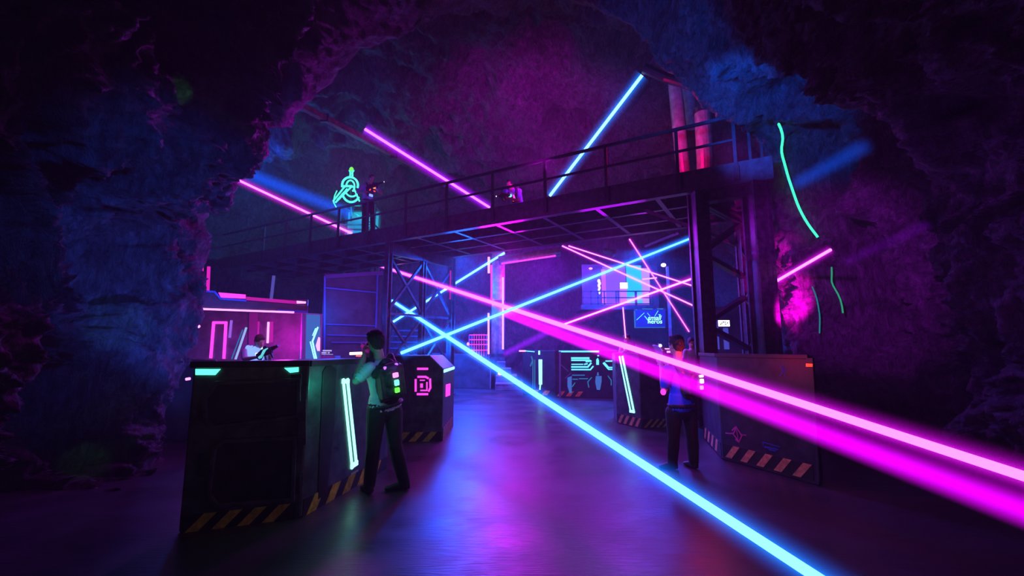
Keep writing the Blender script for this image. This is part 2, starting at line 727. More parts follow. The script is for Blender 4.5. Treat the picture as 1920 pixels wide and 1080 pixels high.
# back wall: closes the chamber, its rim a little outside the last ring
nb, mb = 330, 150
bx, bz = np.meshgrid(np.linspace(-13, 13, nb), np.linspace(-1.0, 11.5, mb))
back = np.stack([bx, np.full_like(bx, YB - 0.6), bz], -1)
hb = rock_h(back.reshape(-1, 3) + 80, f=0.40, amp=0.9, aniso=(1, 1, 0.8)).reshape(mb, nb)
back[..., 1] -= hb * 0.8
rocks.append(struct(grid_mesh('wall_back', back, ROCK)))

fl = MB()
fl.add([(-14, -2, 0), (14, -2, 0), (14, 26, 0), (-14, 26, 0)], [(0, 1, 2, 3)])
floor = struct(fl.build('floor', floor_material()))

bvhs = []
for o in rocks:
    me = o.data
    vs = np.empty(len(me.vertices) * 3, np.float32)
    me.vertices.foreach_get('co', vs)
    vs = vs.reshape(-1, 3)
    fs = np.empty(len(me.polygons) * 4, np.int32)
    me.polygons.foreach_get('vertices', fs)
    bvhs.append(BVHTree.FromPolygons(vs.tolist(), fs.reshape(-1, 4).tolist()))


def cast(o, d):
    best = None
    for b in bvhs:
        hit = b.ray_cast(Vector(o), Vector(d))
        if hit[0] is not None and (best is None or hit[3] < best[3]):
            best = hit
    return best


def rock_at(px, py, lift=0.02):
    """point of the rock face seen at (px, py), lifted off the face"""
    d = ray(px, py).normalized()
    hit = cast(CAM, d)
    if hit is None:
        return None
    n = hit[1] if hit[1].dot(d) < 0 else -hit[1]
    return hit[0] + n * lift


# ------------------------------------------------------------------ shared materials
M_STEEL = surf('dark_steel', (0.045, 0.042, 0.048), 0.42, 0.6, 0.6, 9, 0.15)
M_STEEL2 = surf('painted_steel', (0.055, 0.05, 0.06), 0.38, 0.3, 0.5, 7, 0.1)
M_RAIL = surf('rail_paint', (0.03, 0.03, 0.035), 0.5, 0.3, 0.4, 12)
M_DECK = surf('deck_plate', (0.055, 0.05, 0.06), 0.45, 0.5, 0.5, 6, 0.2)
M_ARMOR = surf('barricade_paint', (0.062, 0.075, 0.082), 0.40, 0.15, 0.7, 5, 0.12)
M_ARMOR_D = surf('barricade_dark', (0.022, 0.024, 0.028), 0.45, 0.1, 0.5, 6, 0.1)
M_HAZ_B = surf('hazard_black', (0.012, 0.012, 0.013), 0.5, 0, 0.5, 14)
M_HAZ_Y = surf('hazard_yellow', (0.60, 0.50, 0.04), 0.55, 0, 0.4, 16)
M_PANEL = surf('wall_panel', (0.075, 0.075, 0.085), 0.45, 0.1, 0.4, 3, 0.1)
M_PIPE = surf('pipe_paint', (0.34, 0.30, 0.32), 0.4, 0.1, 0.4, 5, 0.1)
M_WHITE = surf('white_plastic', (0.6, 0.6, 0.62), 0.4)
M_BLACK = surf('black_plastic', (0.015, 0.015, 0.017), 0.4, 0, 0.4, 20)
M_SKIN = surf('skin', (0.52, 0.32, 0.24), 0.5, 0, 0.15, 30)
M_HAIR = surf('black_hair', (0.012, 0.010, 0.010), 0.5, 0, 0.6, 60, 0.6)
M_SHIRT = surf('white_cotton', (0.62, 0.64, 0.68), 0.8, 0, 0.12, 10, 0.15)
M_TROUS = surf('black_trousers', (0.008, 0.008, 0.010), 0.75, 0, 0.4, 18, 0.3)
M_SHOE = surf('black_shoes', (0.012, 0.012, 0.012), 0.5, 0, 0.4, 18)
M_VEST = surf('vest_shell', (0.02, 0.02, 0.024), 0.45, 0, 0.5, 22, 0.3)
M_EYE = surf('eye_white', (0.6, 0.6, 0.6), 0.3)
M_LIP = surf('lips', (0.35, 0.14, 0.12), 0.5)

TEAL = glow('tube_teal', (0.10, 1.0, 0.62), 1.9)
TEAL_W = glow('tube_teal_hot', (0.30, 1.0, 0.80), 2.2)
CYAN = glow('tube_cyan', (0.10, 0.62, 1.0), 1.9)
CYAN_W = glow('tube_cyan_hot', (0.25, 0.80, 1.0), 2.4)
CYAN_D = glow('tube_cyan_dim', (0.03, 0.33, 0.85), 0.5)
BLUE = glow('tube_blue', (0.05, 0.16, 1.0), 0.9)
PINK = glow('tube_pink', (1.0, 0.05, 0.72), 1.5)
PINK_W = glow('tube_pink_hot', (1.0, 0.28, 0.85), 2.2)
PINK_D = glow('tube_pink_dim', (0.85, 0.02, 0.62), 0.6)
VIOLET = glow('tube_violet', (0.42, 0.14, 1.0), 0.8)
RED = glow('lamp_red', (1.0, 0.05, 0.03), 1.6)
ORANGE = glow('lamp_orange', (1.0, 0.25, 0.04), 1.8)
GREEN = glow('lamp_green', (0.10, 1.0, 0.08), 2.0)
WHITE = glow('lamp_white', (1.0, 0.9, 1.0), 2.2)

# ------------------------------------------------------------------ facets (vertical faces of barricades, panels, booths)


class Facet:
    def __init__(self, A, B, outward=None):
        self.A = Vector((A[0], A[1], 0))
        self.B = Vector((B[0], B[1], 0))
        self.d = (self.B - self.A)
        self.L = self.d.length
        self.d.normalize()
        self.n = Vector((self.d.y, -self.d.x, 0))
        ref = outward if outward is not None else (Vector((0, 0, 0)) - self.A)
        if self.n.dot(Vector((ref[0], ref[1], 0))) < 0:
            self.n = -self.n

    def pt(self, s, h, o=0.0):
        return self.A + self.d * s + Vector((0, 0, h)) + self.n * o

    def fp(self, px, py):
        r = ray(px, py)
        t = (self.A - CAM).dot(self.n) / r.dot(self.n)
        q = CAM + r * t
        return ((q - self.A).dot(self.d), q.z)

    def plate(self, mb, poly, th, o=0.0, mi=0, px=False):
        if px:
            poly = [self.fp(*p) for p in poly]
        mb.prism([self.pt(s_, h_, o) for s_, h_ in poly], self.n * th, mi)

    def rect(self, mb, s0, s1, h0, h1, th, o=0.0, mi=0):
        self.plate(mb, [(s0, h0), (s1, h0), (s1, h1), (s0, h1)], th, o, mi)

    def line(self, mb, pts, w, th, o=0.0, mi=0, px=False, closed=False):
        if px:
            pts = [self.fp(*p) for p in pts]
        q = [Vector((a, b)) for a, b in pts]
        segs = list(zip(q[:-1], q[1:])) + ([(q[-1], q[0])] if closed else [])
        for a, b in segs:
            d = b - a
            if d.length < 1e-6:
                continue
            d.normalize()
            nn = Vector((-d.y, d.x)) * w * 0.5
            e = d * w * 0.35
            self.plate(mb, [tuple(a - nn - e), tuple(b - nn + e), tuple(b + nn + e), tuple(a + nn - e)], th, o, mi)

    def hazard(self, mb, s0, s1, h0, h1, n, slant=0.6, o=0.0, duty=0.5, start=0.15):
        """black plate with yellow slanted bars"""
        self.rect(mb, s0, s1, h0, h1, 0.006, o, 0)
        per = (s1 - s0) / n
        sl = (h1 - h0) * slant
        for i in range(int(n) + 1):
            a = s0 + per * (i + start)
            b = a + per * duty
            c, e = a + sl, b + sl
            q = [(a, h0), (b, h0), (min(e, s1), h1), (min(c, s1), h1)]
            if b <= s1:
                self.plate(mb, q, 0.003, o + 0.006, 1)


def hull_block(name, plan, z0, z1, mat, parent, bevel=0.02):
    mb = MB()
    mb.prism([(x, y, z0) for x, y in plan], (0, 0, z1 - z0))
    return mb.build(name, mat, parent, bevel=bevel)

# ------------------------------------------------------------------ catwalk
CD = Vector((-0.8627, 0.5057, 0))
CW = Vector((0.5057, 0.8627, 0))
CE = Vector((4.4, 8.5, 0))
ZD = 5.1
WID = 2.9
U0, U1 = -0.62, 18.6


def N(u, w, z=0.0):
    return CE + CD * u + CW * w + Vector((0, 0, z))


def u_of(px):
    Y = 8.5 * 1820 / (px + 440.0)
    return (Y - 8.5) / 0.5057


cat = thing('catwalk', 'long dark steel catwalk with railings crossing the cave above the arena', 'catwalk', N(8, 1.4, ZD))
mb = MB()
mb.hexa([N(U0, .04, ZD - .06), N(U1, .04, ZD - .06), N(U1, WID - .04, ZD - .06), N(U0, WID - .04, ZD - .06),
         N(U0, .04, ZD), N(U1, .04, ZD), N(U1, WID - .04, ZD), N(U0, WID - .04, ZD)])
mb.build('deck', M_DECK, cat)
mb = MB()
u = U0 + 0.1
while u < 11.5:                                   # grating bars that show from below
    mb.bar(N(u, .08, ZD - .085), N(u, 1.35, ZD - .085), 0.02, 0.05)
    u += 0.085
o = mb.build('grating', M_DECK, cat)
for nm, w in (('fascia_beam', 0.0), ('fascia_beam', WID)):
    mb = MB()
    mb.bar(N(U0, w, ZD - .19), N(U1, w, ZD - .19), 0.05, 0.42)
    sgn = 1 if w == 0 else -1
    for z in (ZD - .395, ZD + .02):
        mb.bar(N(U0, w + .06 * sgn, z), N(U1, w + .06 * sgn, z), 0.17, 0.035)
    mb.build(nm, M_STEEL2, cat)
for w in (WID * .36, WID * .68):
    mb = MB()
    mb.hbeam(N(U0, w, ZD - .26), N(U1, w, ZD - .26), .11, .26, CW)
    mb.build('stringer', M_STEEL2, cat)
u = 0.2
while u < U1:
    mb = MB()
    mb.hbeam(N(u, .05, ZD - .29), N(u, WID - .05, ZD - .29), .10, .22, CD)
    mb.build('cross_beam', M_STEEL2, cat)
    u += 1.36
RH = 0.98
near_u = [u_of(x) for x in (1380, 1270, 1135, 1020, 922, 836, 760, 690, 636, 585, 540, 500)]
for u in near_u:
    mb = MB()
    mb.bar(N(u, -.045, ZD - .34), N(u, -.045, ZD + RH), .055, .06, up=CD)
    mb.box(N(u, -.05, ZD - .19), (.1, .05, .3), R=Matrix((CD, CW, Vector((0, 0, 1)))).transposed())
    mb.build('rail_post', M_RAIL, cat)
for h, nm, w_ in ((RH, 'top_rail', .06), (RH * .50, 'mid_rail', .045)):
    mb = MB()
    mb.bar(N(near_u[0] - .03, -.045, ZD + h), N(U1, -.045, ZD + h), w_, w_)
    mb.bar(N(near_u[0], -.045, ZD + h), N(near_u[0], .9, ZD + h), w_ * .9, w_ * .9)
    mb.build(nm, M_RAIL, cat)
far_u = [0.4 + 1.75 * k for k in range(11)]
for u in far_u:
    mb = MB()
    mb.bar(N(u, WID + .045, ZD - .3), N(u, WID + .045, ZD + RH), .055, .06, up=CD)
    mb.build('rail_post', M_RAIL, cat)
for h, nm, w_ in ((RH, 'top_rail', .055), (RH * .50, 'mid_rail', .045)):
    mb = MB()
    mb.bar(N(-.3, WID + .045, ZD + h), N(U1, WID + .045, ZD + h), w_, w_)
    mb.build(nm, M_RAIL, cat)
# post pair at the right-hand end
for u, w in ((-.25, .15), (-.45, .5)):
    mb = MB()
    mb.bar(N(u, w, ZD), N(u, w, ZD + .95), .05, .05, up=CD)
    mb.build('rail_post', M_RAIL, cat)

# towers -------------------------------------------------------------
tw = thing('support_tower', 'heavy steel trestle tower with zigzag braces under the right end of the catwalk', 'steel tower', (4.4, 8.9, 0), 'catwalk support towers')
legs = [((3.80, 8.95), .30, M_STEEL), ((4.68, 8.40), .36, M_STEEL), ((5.50, 10.6), .22, M_STEEL)]
for (x, y), w, m in legs:
    mb = MB()
    mb.hbeam((x, y, 0.02), (x, y, ZD - .43), w, w, (1, .2, 0), tf=.045)
    for k in (-1, 1):                               # boxed flanges
        mb.bar((x + k * w * .36, y, .02), (x + k * w * .36, y, ZD - .43), .03, w * .9, up=(0, 1, 0))
    mb.build('leg', m, tw)
    mb = MB()
    mb.box((x, y, .015), (w + .08, w + .08, .03))
    mb.build('base_plate', m, tw)


def brace(a, b, w=.13, name='brace', root=tw, mat=M_STEEL):
    mb = MB()
    a, b = Vector(a), Vector(b)
    mb.bar(a, b, w, w * .75)
    return mb.build(name, mat, root)


def leg_pt(i, z):
    (x, y), w, m = legs[i]
    return (x, y, z)


def zpix(i, py):
    (x, y), w, m = legs[i]
    lo, hi = 0.0, 8.0
    for _ in range(40):
        md = (lo + hi) / 2
        if PX((x, y, md))[1] > py:
            lo = md
        else:
            hi = md
    return lo


for (ya, yb) in ((474, 420), (476, 520), (606, 556), (610, 655)):
    brace(leg_pt(0, zpix(0, ya)), leg_pt(2, zpix(2, yb)))
for (ya, yb) in ((520, 560), (530, 470), (480, 520), (610, 560), (600, 655)):
    brace(leg_pt(1, zpix(1, ya)), leg_pt(2, zpix(2, yb)), .06)
mb = MB()
mb.hbeam(leg_pt(0, ZD - .55), leg_pt(1, ZD - .55), .2, .24, CW)
mb.build('cap_beam', M_STEEL, tw)
mb = MB()
mb.hbeam(leg_pt(0, ZD - .55), leg_pt(2, ZD - .55), .16, .2, CD)
mb.build('cap_beam', M_STEEL, tw)
brace(leg_pt(0, 3.9), N(1.9, 0.5, ZD - .50), .1)
brace(leg_pt(2, 3.9), N(1.2, 2.4, ZD - .50), .1)

tl = thing('support_tower', 'slimmer violet-lit trestle with cross braces under the middle of the catwalk, behind the left barricades', 'steel tower', N(9.4, 1.4, 0), 'catwalk support towers')
tA, tB, tC = N(u_of(727), .06), N(u_of(727) - .1, 1.48), N(u_of(727) - .2, WID - .06)
for p, w in ((tA, .17), (tB, .16), (tC, .2)):
    mb = MB()
    mb.hbeam((p.x, p.y, .02), (p.x, p.y, ZD - .43), w, w, CD, tf=.03)
    mb.bar((p.x, p.y, .02), (p.x, p.y, ZD - .43), .03, w, up=CW)
    mb.build('leg', M_STEEL2, tl)
    mb = MB()
    mb.box((p.x, p.y, .015), (w + .18, w + .18, .03))
    mb.build('base_plate', M_STEEL2, tl)
mb = MB()
mb.bar(tA + Vector((0, 0, ZD - .60)), tC + Vector((0, 0, ZD - .60)), .14, .34)
mb.build('cap_beam', M_STEEL2, tl)


def at_z(p, z):
    return Vector((p.x, p.y, z))


for a, za, b, zb in ((tA, 4.3, tB, 2.6), (tA, 2.6, tB, 4.3), (tB, 4.3, tC, 2.6), (tB, 2.6, tC, 4.3), (tA, 2.5, tB, .9), (tA, .9, tB, 2.5), (tB, 2.5, tC, .9), (tB, .9, tC, 2.5)):
    brace(at_z(a, za), at_z(b, zb), .085, root=tl, mat=M_STEEL2)
for z in (2.55,):
    brace(at_z(tA, z), at_z(tC, z), .09, 'tie_bar', tl, M_STEEL2)
# pink lamp tube on the back leg
mb = MB()
mb.tube([tC + Vector((-.02, -.14, 3.2)), tC + Vector((-.02, -.14, 4.2))], .022)
mb.build('lamp_tube', PINK_D, tl)

# ------------------------------------------------------------------ barricades


def barricade(name, label, loc, group='barricades on the arena floor'):
    return thing(name, label, 'barricade', loc, group)


# 1. big left barricade
H1 = 1.385
A0 = G(333, 1000); A1 = G(564, 971); A2 = G(672, 909)
A0.z = A1.z = A2.z = 0
A3 = A1 + (A2 - A1).normalized() * 1.75
b1 = barricade('barricade', 'big scuffed barricade with teal light strips, beside the player in white shirt', (A0 + A1) / 2)
f1 = Facet(A0, A1); f2 = Facet(A1, A3)
back = [A3 + Vector((-.75, .12, 0)), A1 + Vector((-.75, .75, 0)), A0 + Vector((.05, .8, 0))]
hull_block('body', [tuple(p[:2]) for p in (A0, A1, A3, *back)], .0, H1, M_ARMOR, b1, .018)
L1 = f1.L
mb = MB()                                           # lid that runs along the top edge
f1.rect(mb, -.02, L1, H1 - .045, H1 + .012, .035, -.01)
f2.rect(mb, 0, f2.L, H1 - .045, H1 + .012, .03, -.01)
mb.build('top_edge', M_ARMOR_D, b1, bevel=.006)
# recessed upper panel frame and lower panel frame
up_px = [(385, 748), (407, 718), (560, 712), (560, 780), (400, 800), (386, 785)]
lo_px = [(403, 840), (420, 826), (553, 820), (549, 935), (408, 946), (393, 925)]
for nm, poly in (('upper_panel', up_px), ('lower_panel', lo_px)):
    q = [f1.fp(*p) for p in poly]
    mb = MB()
    f1.plate(mb, q, .02, -.004)
    p = mb.build(nm, M_ARMOR_D, b1, bevel=.01)
    mb = MB()
    f1.line(mb, q, .035, .05, -.004, closed=True)
    mb.build('panel_frame', M_ARMOR, p, bevel=.006)
mb = MB()
f1.plate(mb, [(476, 775), (520, 772), (520, 780), (476, 784)], .05, -.004, px=True)
mb.build('grab_handle', M_ARMOR_D, b1, bevel=.006)
mb = MB()
f1.plate(mb, [(560, 752), (575, 748), (575, 832), (557, 836)], .05, -.004, px=True)
mb.build('hinge_cover', M_ARMOR, b1, bevel=.008)
mb = MB()
f1.plate(mb, [(373, 850), (386, 848), (384, 890), (371, 894)], .03, -.004, px=True)
mb.build('latch', M_ARMOR_D, b1, bevel=.006)
mb = MB()
f1.plate(mb, [(546, 701), (566, 700), (566, 724), (546, 727)], .03, -.004, px=True)
mb.build('corner_guard', M_ARMOR_D, b1, bevel=.008)
mb = MB()
f1.plate(mb, [(540, 892), (564, 890), (564, 925), (538, 930)], .03, -.004, px=True)
mb.build('corner_guard', M_ARMOR_D, b1, bevel=.008)
for poly in ([(367, 692), (414, 692), (404, 703), (367, 703)], [(533, 690), (560, 688.5), (560, 697), (544, 699)]):
    mb = MB()
    f1.plate(mb, poly, .012, .0, px=True)
    tag(mb.build('light_strip', TEAL, b1), 'flat teal light strip')
# dark post between the facets
mb = MB()
f2.plate(mb, [(604, 697), (610, 686), (622, 685), (630, 692), (626, 800), (612, 925), (594, 938)], .012, -.002, px=True)
mb.build('dark_channel', M_ARMOR_D, b1, bevel=.01)
mb = MB()                                           # tall slanted light frame
qo = [(641, 711), (653, 711), (669, 866), (669, 872), (659, 880), (655, 879), (642, 742)]
f2.line(mb, [(642.5, 712), (659.5, 877)], .03, .014, 0, 0, px=True)
f2.line(mb, [(650.5, 712), (667, 868)], .035, .014, 0, 0, px=True)
f2.line(mb, [(642, 715), (652, 715)], .045, .014, 0, 0, px=True)
f2.line(mb, [(658.5, 874), (668, 868)], .05, .014, 0, 0, px=True)
tag(mb.build('light_frame', TEAL_W, b1), 'tall slanted teal light frame')
mb = MB()
f1.hazard(mb, 0.02, L1 - .04, .0, .135, 4.6, .95, o=.0)
mb.build('hazard_strip', [M_HAZ_B, M_HAZ_Y], b1)
mb = MB()
f2.hazard(mb, 0.02, f2.L - .03, .0, .15, 5.6, .8, o=.0)
mb.build('hazard_strip', [M_HAZ_B, M_HAZ_Y], b1)
mb = MB()                                           # small printed marks
for k in range(4):
    f2.line(mb, [f2.fp(625 + 2.5 * k, 838), f2.fp(626.5 + 2.5 * k, 842)], .008, .002)
f2.line(mb, [(625, 846), (631, 844)], .008, .002, px=True)
f2.line(mb, [(627, 848), (632, 846)], .006, .002, px=True)
mb.build('printed_mark', M_BLACK, b1)
mb = MB()
for k in range(7):
    a = f2.fp(659 + 1.9 * k, 893 - 1.15 * k)
    f2.line(mb, [a, (a[0] + .0, a[1] + .025)], .022, .002)
mb.build('printed_mark', surf('marking_paint', (.5, .55, .6), .6), b1)

# 2. left barricade behind the player
C1 = G(829, 827); C2 = G(851, 797)
C1.z = C2.z = 0
C0 = C1 + Vector((-1.25, -.10, 0))
C2 = C1 + (C2 - C1).normalized() * 1.5
fb = Facet(C0, C1); fs_ = Facet(C1, C2, (1, -.2))
H2, Hc = 1.39, 1.165
b2 = barricade('barricade', 'dark barricade with chamfered shoulder and a round pink target sign, beside the steel trestle', (C0 + C1) / 2)
s_ch = fb.L - (fb.fp(829, 693)[0] - fb.fp(803, 668)[0])
prof = [(0.22, 0), (fb.L, 0), (fb.L, Hc), (s_ch, H2), (0.35, H2), (0, Hc), (0, 0)]
mb = MB()
mb.prism([fb.pt(a, h) for a, h in prof[1:]], C2 - C1)
mb.build('body', M_ARMOR, b2, bevel=.014)
mb = MB()
for a, b in (((0.35, H2), (s_ch, H2)), ((s_ch, H2), (fb.L, Hc))):
    fb.line(mb, [a, b], .018, .012)
mb.build('edge_trim', surf('edge_trim', (.35, .38, .42), .35, .4), b2)
mb = MB()
fs_.rect(mb, .02, fs_.L - .05, Hc - .055, Hc - .005, .012)
tag(mb.build('light_strip', CYAN_W, b2), 'cyan light strip along the shoulder edge')
sign = MB()
fb.line(sign, [(783.5, 691.5), (801.5, 691.5)], .035, .012, px=True)
tag(sign.build('sign_dash', PINK, b2), 'pink glowing dash')
sign = MB()
fb.line(sign, [(784, 706.5), (798, 706.5), (802.5, 709)], .032, .012, px=True)
fb.line(sign, [(779.5, 712), (779.5, 733)], .032, .012, px=True)
fb.line(sign, [(806.5, 711), (807, 727), (804, 733)], .032, .012, px=True)
fb.line(sign, [(783, 739), (801.5, 739)], .034, .012, px=True)
fb.line(sign, [(800.5, 717), (800.5, 732), (789, 732)], .022, .012, px=True)
fb.line(sign, [(788, 713), (796, 713)], .018, .012, px=True)
fb.plate(sign, [(788, 719), (793, 719), (793, 727), (788, 727)], .012, px=True)
tag(sign.build('target_sign', PINK, b2), 'pink glowing square target ring')
mb = MB()
fs_.plate(mb, [(836, 721), (843.5, 719), (843, 741), (835.5, 744)], .012, px=True)
tag(mb.build('light_panel', PINK, b2), 'small pink light panel')
mb = MB()
fb.hazard(mb, 0.02, fb.L - .01, .0, .15, 5.6, .9)
mb.build('hazard_strip', [M_HAZ_B, M_HAZ_Y], b2)
mb = MB()
fs_.hazard(mb, 0.02, fs_.L - .1, .0, .2, 6.5, .35, duty=.55)
mb.build('hazard_strip', [M_HAZ_B, surf('hazard_pinkish', (.5, .33, .2), .55, 0, .4, 16)], b2)

# 3. right big barricade
D0 = G(1320, 822); D1 = G(1354, 861); D2 = G(1536, 912)
D0.z = D1.z = D2.z = 0
D3 = D2 + Vector((.22, .25, 0))
H3 = 1.43
M_ARMOR3 = surf('barricade_violet', (0.028, 0.028, 0.05), 0.45, 0.1, 0.5, 5, 0.12)
b3 = barricade('barricade', 'big dark barricade with a red lamp and sprayed marks, against the right rock', (D1 + D2) / 2)
g1 = Facet(D0, D1); g2 = Facet(D1, D2); g3 = Facet(D2, D3, (1, -1))
hull_block('body', [tuple(p[:2]) for p in (D0, D1, D2, D3, D3 + Vector((.1, .9, 0)), D1 + Vector((.95, .9, 0)), D0 + Vector((.7, .1, 0)))], 0, H3, M_ARMOR3, b3, .018)
mb = MB()
g2.rect(mb, .0, g2.L + .01, H3 - .04, H3 + .012, .03, -.01)
g1.rect(mb, 0, g1.L, H3 - .04, H3 + .012, .03, -.01)
mb.build('top_edge', M_ARMOR_D, b3, bevel=.006)
mb = MB()
g2.plate(mb, [(1514, 671), (1527, 671), (1540, 905), (1536, 912), (1524, 760)], .03, -.004, px=True)
mb.build('corner_guard', M_ARMOR_D, b3, bevel=.006)
mb = MB()
g2.plate(mb, [(1516, 681.5), (1526.5, 682), (1526.5, 687.5), (1516, 687.5)], .045, px=True)
tag(mb.build('lamp', RED, b3), 'small red lamp')
mb = MB()
g2.hazard(mb, .03, g2.L - .05, .045, .215, 5.2, .85, duty=.42)
mb.build('hazard_strip', [M_HAZ_B, surf('hazard_sand', (.62, .38, .16), .55, 0, .4, 16)], b3)
mb = MB()
g1.hazard(mb, .03, g1.L - .02, .03, .215, 4.6, .8, duty=.45)
mb.build('hazard_strip', [M_HAZ_B, surf('hazard_sand', (0, 0, 0))], b3)
M_SPRAY_B = surf('spray_blue', (.03, .10, .62), .6)
M_SPRAY_P = surf('spray_pink', (.62, .10, .45), .6)
mb = MB()
for a in ([(1464.5, 686), (1469, 698)], [(1468.5, 685), (1470, 696), (1473, 706)], [(1475, 690), (1462, 705)]):
    g2.line(mb, a, .011, .003, px=True)
mb.build('sprayed_star', M_SPRAY_B, b3)
mb = MB()
g2.line(mb, [(1373, 807), (1380, 800), (1391, 817), (1386, 828), (1375, 814), (1381, 801)], .016, .003, px=True)
g2.line(mb, [(1361, 812), (1370, 813), (1376, 812)], .016, .003, px=True)
g2.line(mb, [(1391, 815), (1399, 816)], .010, .003, px=True)
g2.line(mb, [(1381, 806), (1384, 822)], .010, .003, px=True)
g2.line(mb, [(1380, 824), (1386, 829)], .022, .003, px=True)
mb.build('sprayed_emblem', M_SPRAY_P, b3)
mb = MB()
g2.line(mb, [(1430, 829), (1462, 838)], .012, .003, px=True)
g2.line(mb, [(1431, 829), (1431, 836)], .012, .003, px=True)
g2.line(mb, [(1434, 838), (1458, 843)], .020, .003, px=True)
g2.line(mb, [(1442, 843), (1454, 846)], .012, .003, px=True)
mb.build('sprayed_label', M_SPRAY_B, b3)

# 4. barricade beyond the right player
E0 = G(1157, 793); E1 = G(1203, 804); E2 = Vector((3.15, 9.05, 0)); E3 = Vector((3.62, 9.9, 0))
E0.z = E1.z = 0
H4 = 1.42
b4 = barricade('barricade', 'barricade with two slanting cyan tubes on its corner, beyond the player in blue shirt', (E0 + E1) / 2)
h1, h2 = Facet(E0, E1), Facet(E1, E2)
hull_block('body', [tuple(p[:2]) for p in (E0, E1, E2, E3, E3 + Vector((-.3, .5, 0)), E0 + Vector((.1, .75, 0)))], 0, H4, M_ARMOR, b4, .016)
mb = MB()
h1.line(mb, [(1162, 669), (1183, 772)], .032, .012, px=True)
tag(mb.build('light_tube', CYAN_W, b4), 'slanting cyan light tube')
mb = MB()
h1.line(mb, [(1167.5, 669), (1189, 772)], .045, .012, px=True)
h1.line(mb, [(1182, 771), (1189, 772)], .05, .012, px=True)
tag(mb.build('light_tube', CYAN_W, b4), 'slanting cyan light tube with a foot')
mb = MB()
h1.hazard(mb, .01, h1.L, .02, .19, 4.2, .7, duty=.5)
mb.build('hazard_strip', [M_HAZ_B, surf('hazard_orange', (.75, .36, .12), .55, 0, .4, 16)], b4)
mb = MB()
h2.hazard(mb, .02, h2.L, .02, .17, 5.2, 1.0, duty=.45)
mb.build('hazard_strip', [M_HAZ_B, M_HAZ_Y], b4)
mb = MB()
h1.rect(mb, 0, h1.L, H4 - .04, H4 + .012, .025, -.01)
h2.rect(mb, 0, h2.L, H4 - .04, H4 + .012, .025, -.01)
mb.build('top_edge', M_ARMOR_D, b4, bevel=.006)
lb = thing('light_bar', 'pink double light bar lying on the barricade beyond the player in blue shirt', 'light bar', (E2.x - .1, E2.y + .25, H4))
for dz in (.03, .09):
    mb = MB()
    mb.tube([(E2.x - .16, E2.y + .38, H4 + dz), (E2.x + .22, E2.y + .38, H4 + dz)], .02 if dz < .05 else .012)
    mb.build('light_tube', PINK_W, lb)
mb = MB()
mb.box((E2.x - .17, E2.y + .4, H4 + .06), (.03, .08, .12))
mb.build('bracket', M_BLACK, lb)
mb = MB()
mb.box((E2.x + .23, E2.y + .4, H4 + .06), (.03, .08, .12))
mb.build('bracket', M_BLACK, lb)

# 5. far centre barricade
F0 = G(979, 738); F1 = G(1050, 743); F2 = G(1196, 746)
F0.z = F1.z = F2.z = 0
F0 = Vector((.36, 15.4, 0)); F1 = Vector((1.36, 14.5, 0)); F2 = Vector((3.6, 14.2, 0))
H5 = 1.47
b5 = barricade('barricade', 'far barricade covered in cyan circuit tubes, at the end of the aisle', (F0 + F2) / 2)
k1, k2 = Facet(F0, F1), Facet(F1, F2)
hull_block('body', [tuple(p[:2]) for p in (F0, F1, F2, F2 + Vector((0, .9, 0)), F0 + Vector((.3, .9, 0)))], 0, H5, M_ARMOR_D, b5, .02)
mb = MB()
k1.plate(mb, [(1010.5, 674), (1016.5, 674), (1016.5, 721), (1011, 721)], .02, px=True)
k1.line(mb, [(1013.5, 720), (1012.5, 730)], .04, .02, px=True)
k1.plate(mb, [(1010, 657.5), (1012.5, 657.5), (1012.5, 665), (1010, 665)], .02, px=True)
mb.build('light_tube', CYAN_W, b5)
mb = MB()
k1.line(mb, [(997, 669), (999, 676), (995, 686)], .05, .015, px=True)
k1.line(mb, [(999.5, 676), (999.5, 728)], .03, .015, px=True)
k1.line(mb, [(1003, 675), (1003, 728)], .03, .015, px=True)
mb.build('light_tube', CYAN_D, b5)
mb = MB()
k1.line(mb, [(976, 658), (985, 658)], .05, .06, px=True)
mb.build('lamp', PINK_W, b5)
mb = MB()
k1.line(mb, [(985, 658), (1002, 659.5)], .03, .02, px=True)
mb.build('edge_light', CYAN, b5)
mb = MB()
k2.line(mb, [(1049, 659), (1122, 659)], .05, .02, px=True)
mb.build('edge_light', CYAN, b5)
mb = MB()
k2.line(mb, [(1050, 660), (1050, 744)], .06, .03, px=True)
k2.line(mb, [(1051, 683), (1065, 696)], .03, .02, px=True)
k2.line(mb, [(1070, 700), (1060, 709)], .03, .02, px=True)
mb.build('panel_seam', surf('seam_metal', (.2, .25, .35), .35, .5), b5)
for a, w in (([(1072, 671.5), (1104, 671.5)], .055), ([(1072, 675.5), (1105, 675.5), (1108, 677), (1099, 678)], .045),
             ([(1072, 683), (1093, 683)], .03), ([(1096, 683), (1101, 682)], .04),
             ([(1072, 688), (1102, 688), (1108, 681)], .05), ([(1072, 693), (1107, 693), (1112, 687)], .04),
             ([(1136, 677), (1156, 677)], .04), ([(1133, 680), (1141, 689), (1156, 689)], .04), ([(1131, 681), (1141, 692.5), (1156, 692.5)], .035)):
    mb = MB()
    k2.line(mb, a, w, .02, px=True)
    mb.build('circuit_tube', CYAN, b5)
for a, w in (([(1073, 703.5), (1096, 703.5)], .03), ([(1074, 711), (1083, 711)], .03), ([(1086, 710), (1102, 710)], .03),
             ([(1109, 708), (1102, 716), (1104, 726)], .03), ([(1078, 718), (1073, 725)], .03), ([(1140, 705), (1146, 713), (1146, 722)], .03),
             ([(1149, 708), (1156, 708)], .02)):
    mb = MB()
    k2.line(mb, a, w, .015, px=True)
    mb.build('circuit_tube', CYAN_D, b5)
mb = MB()
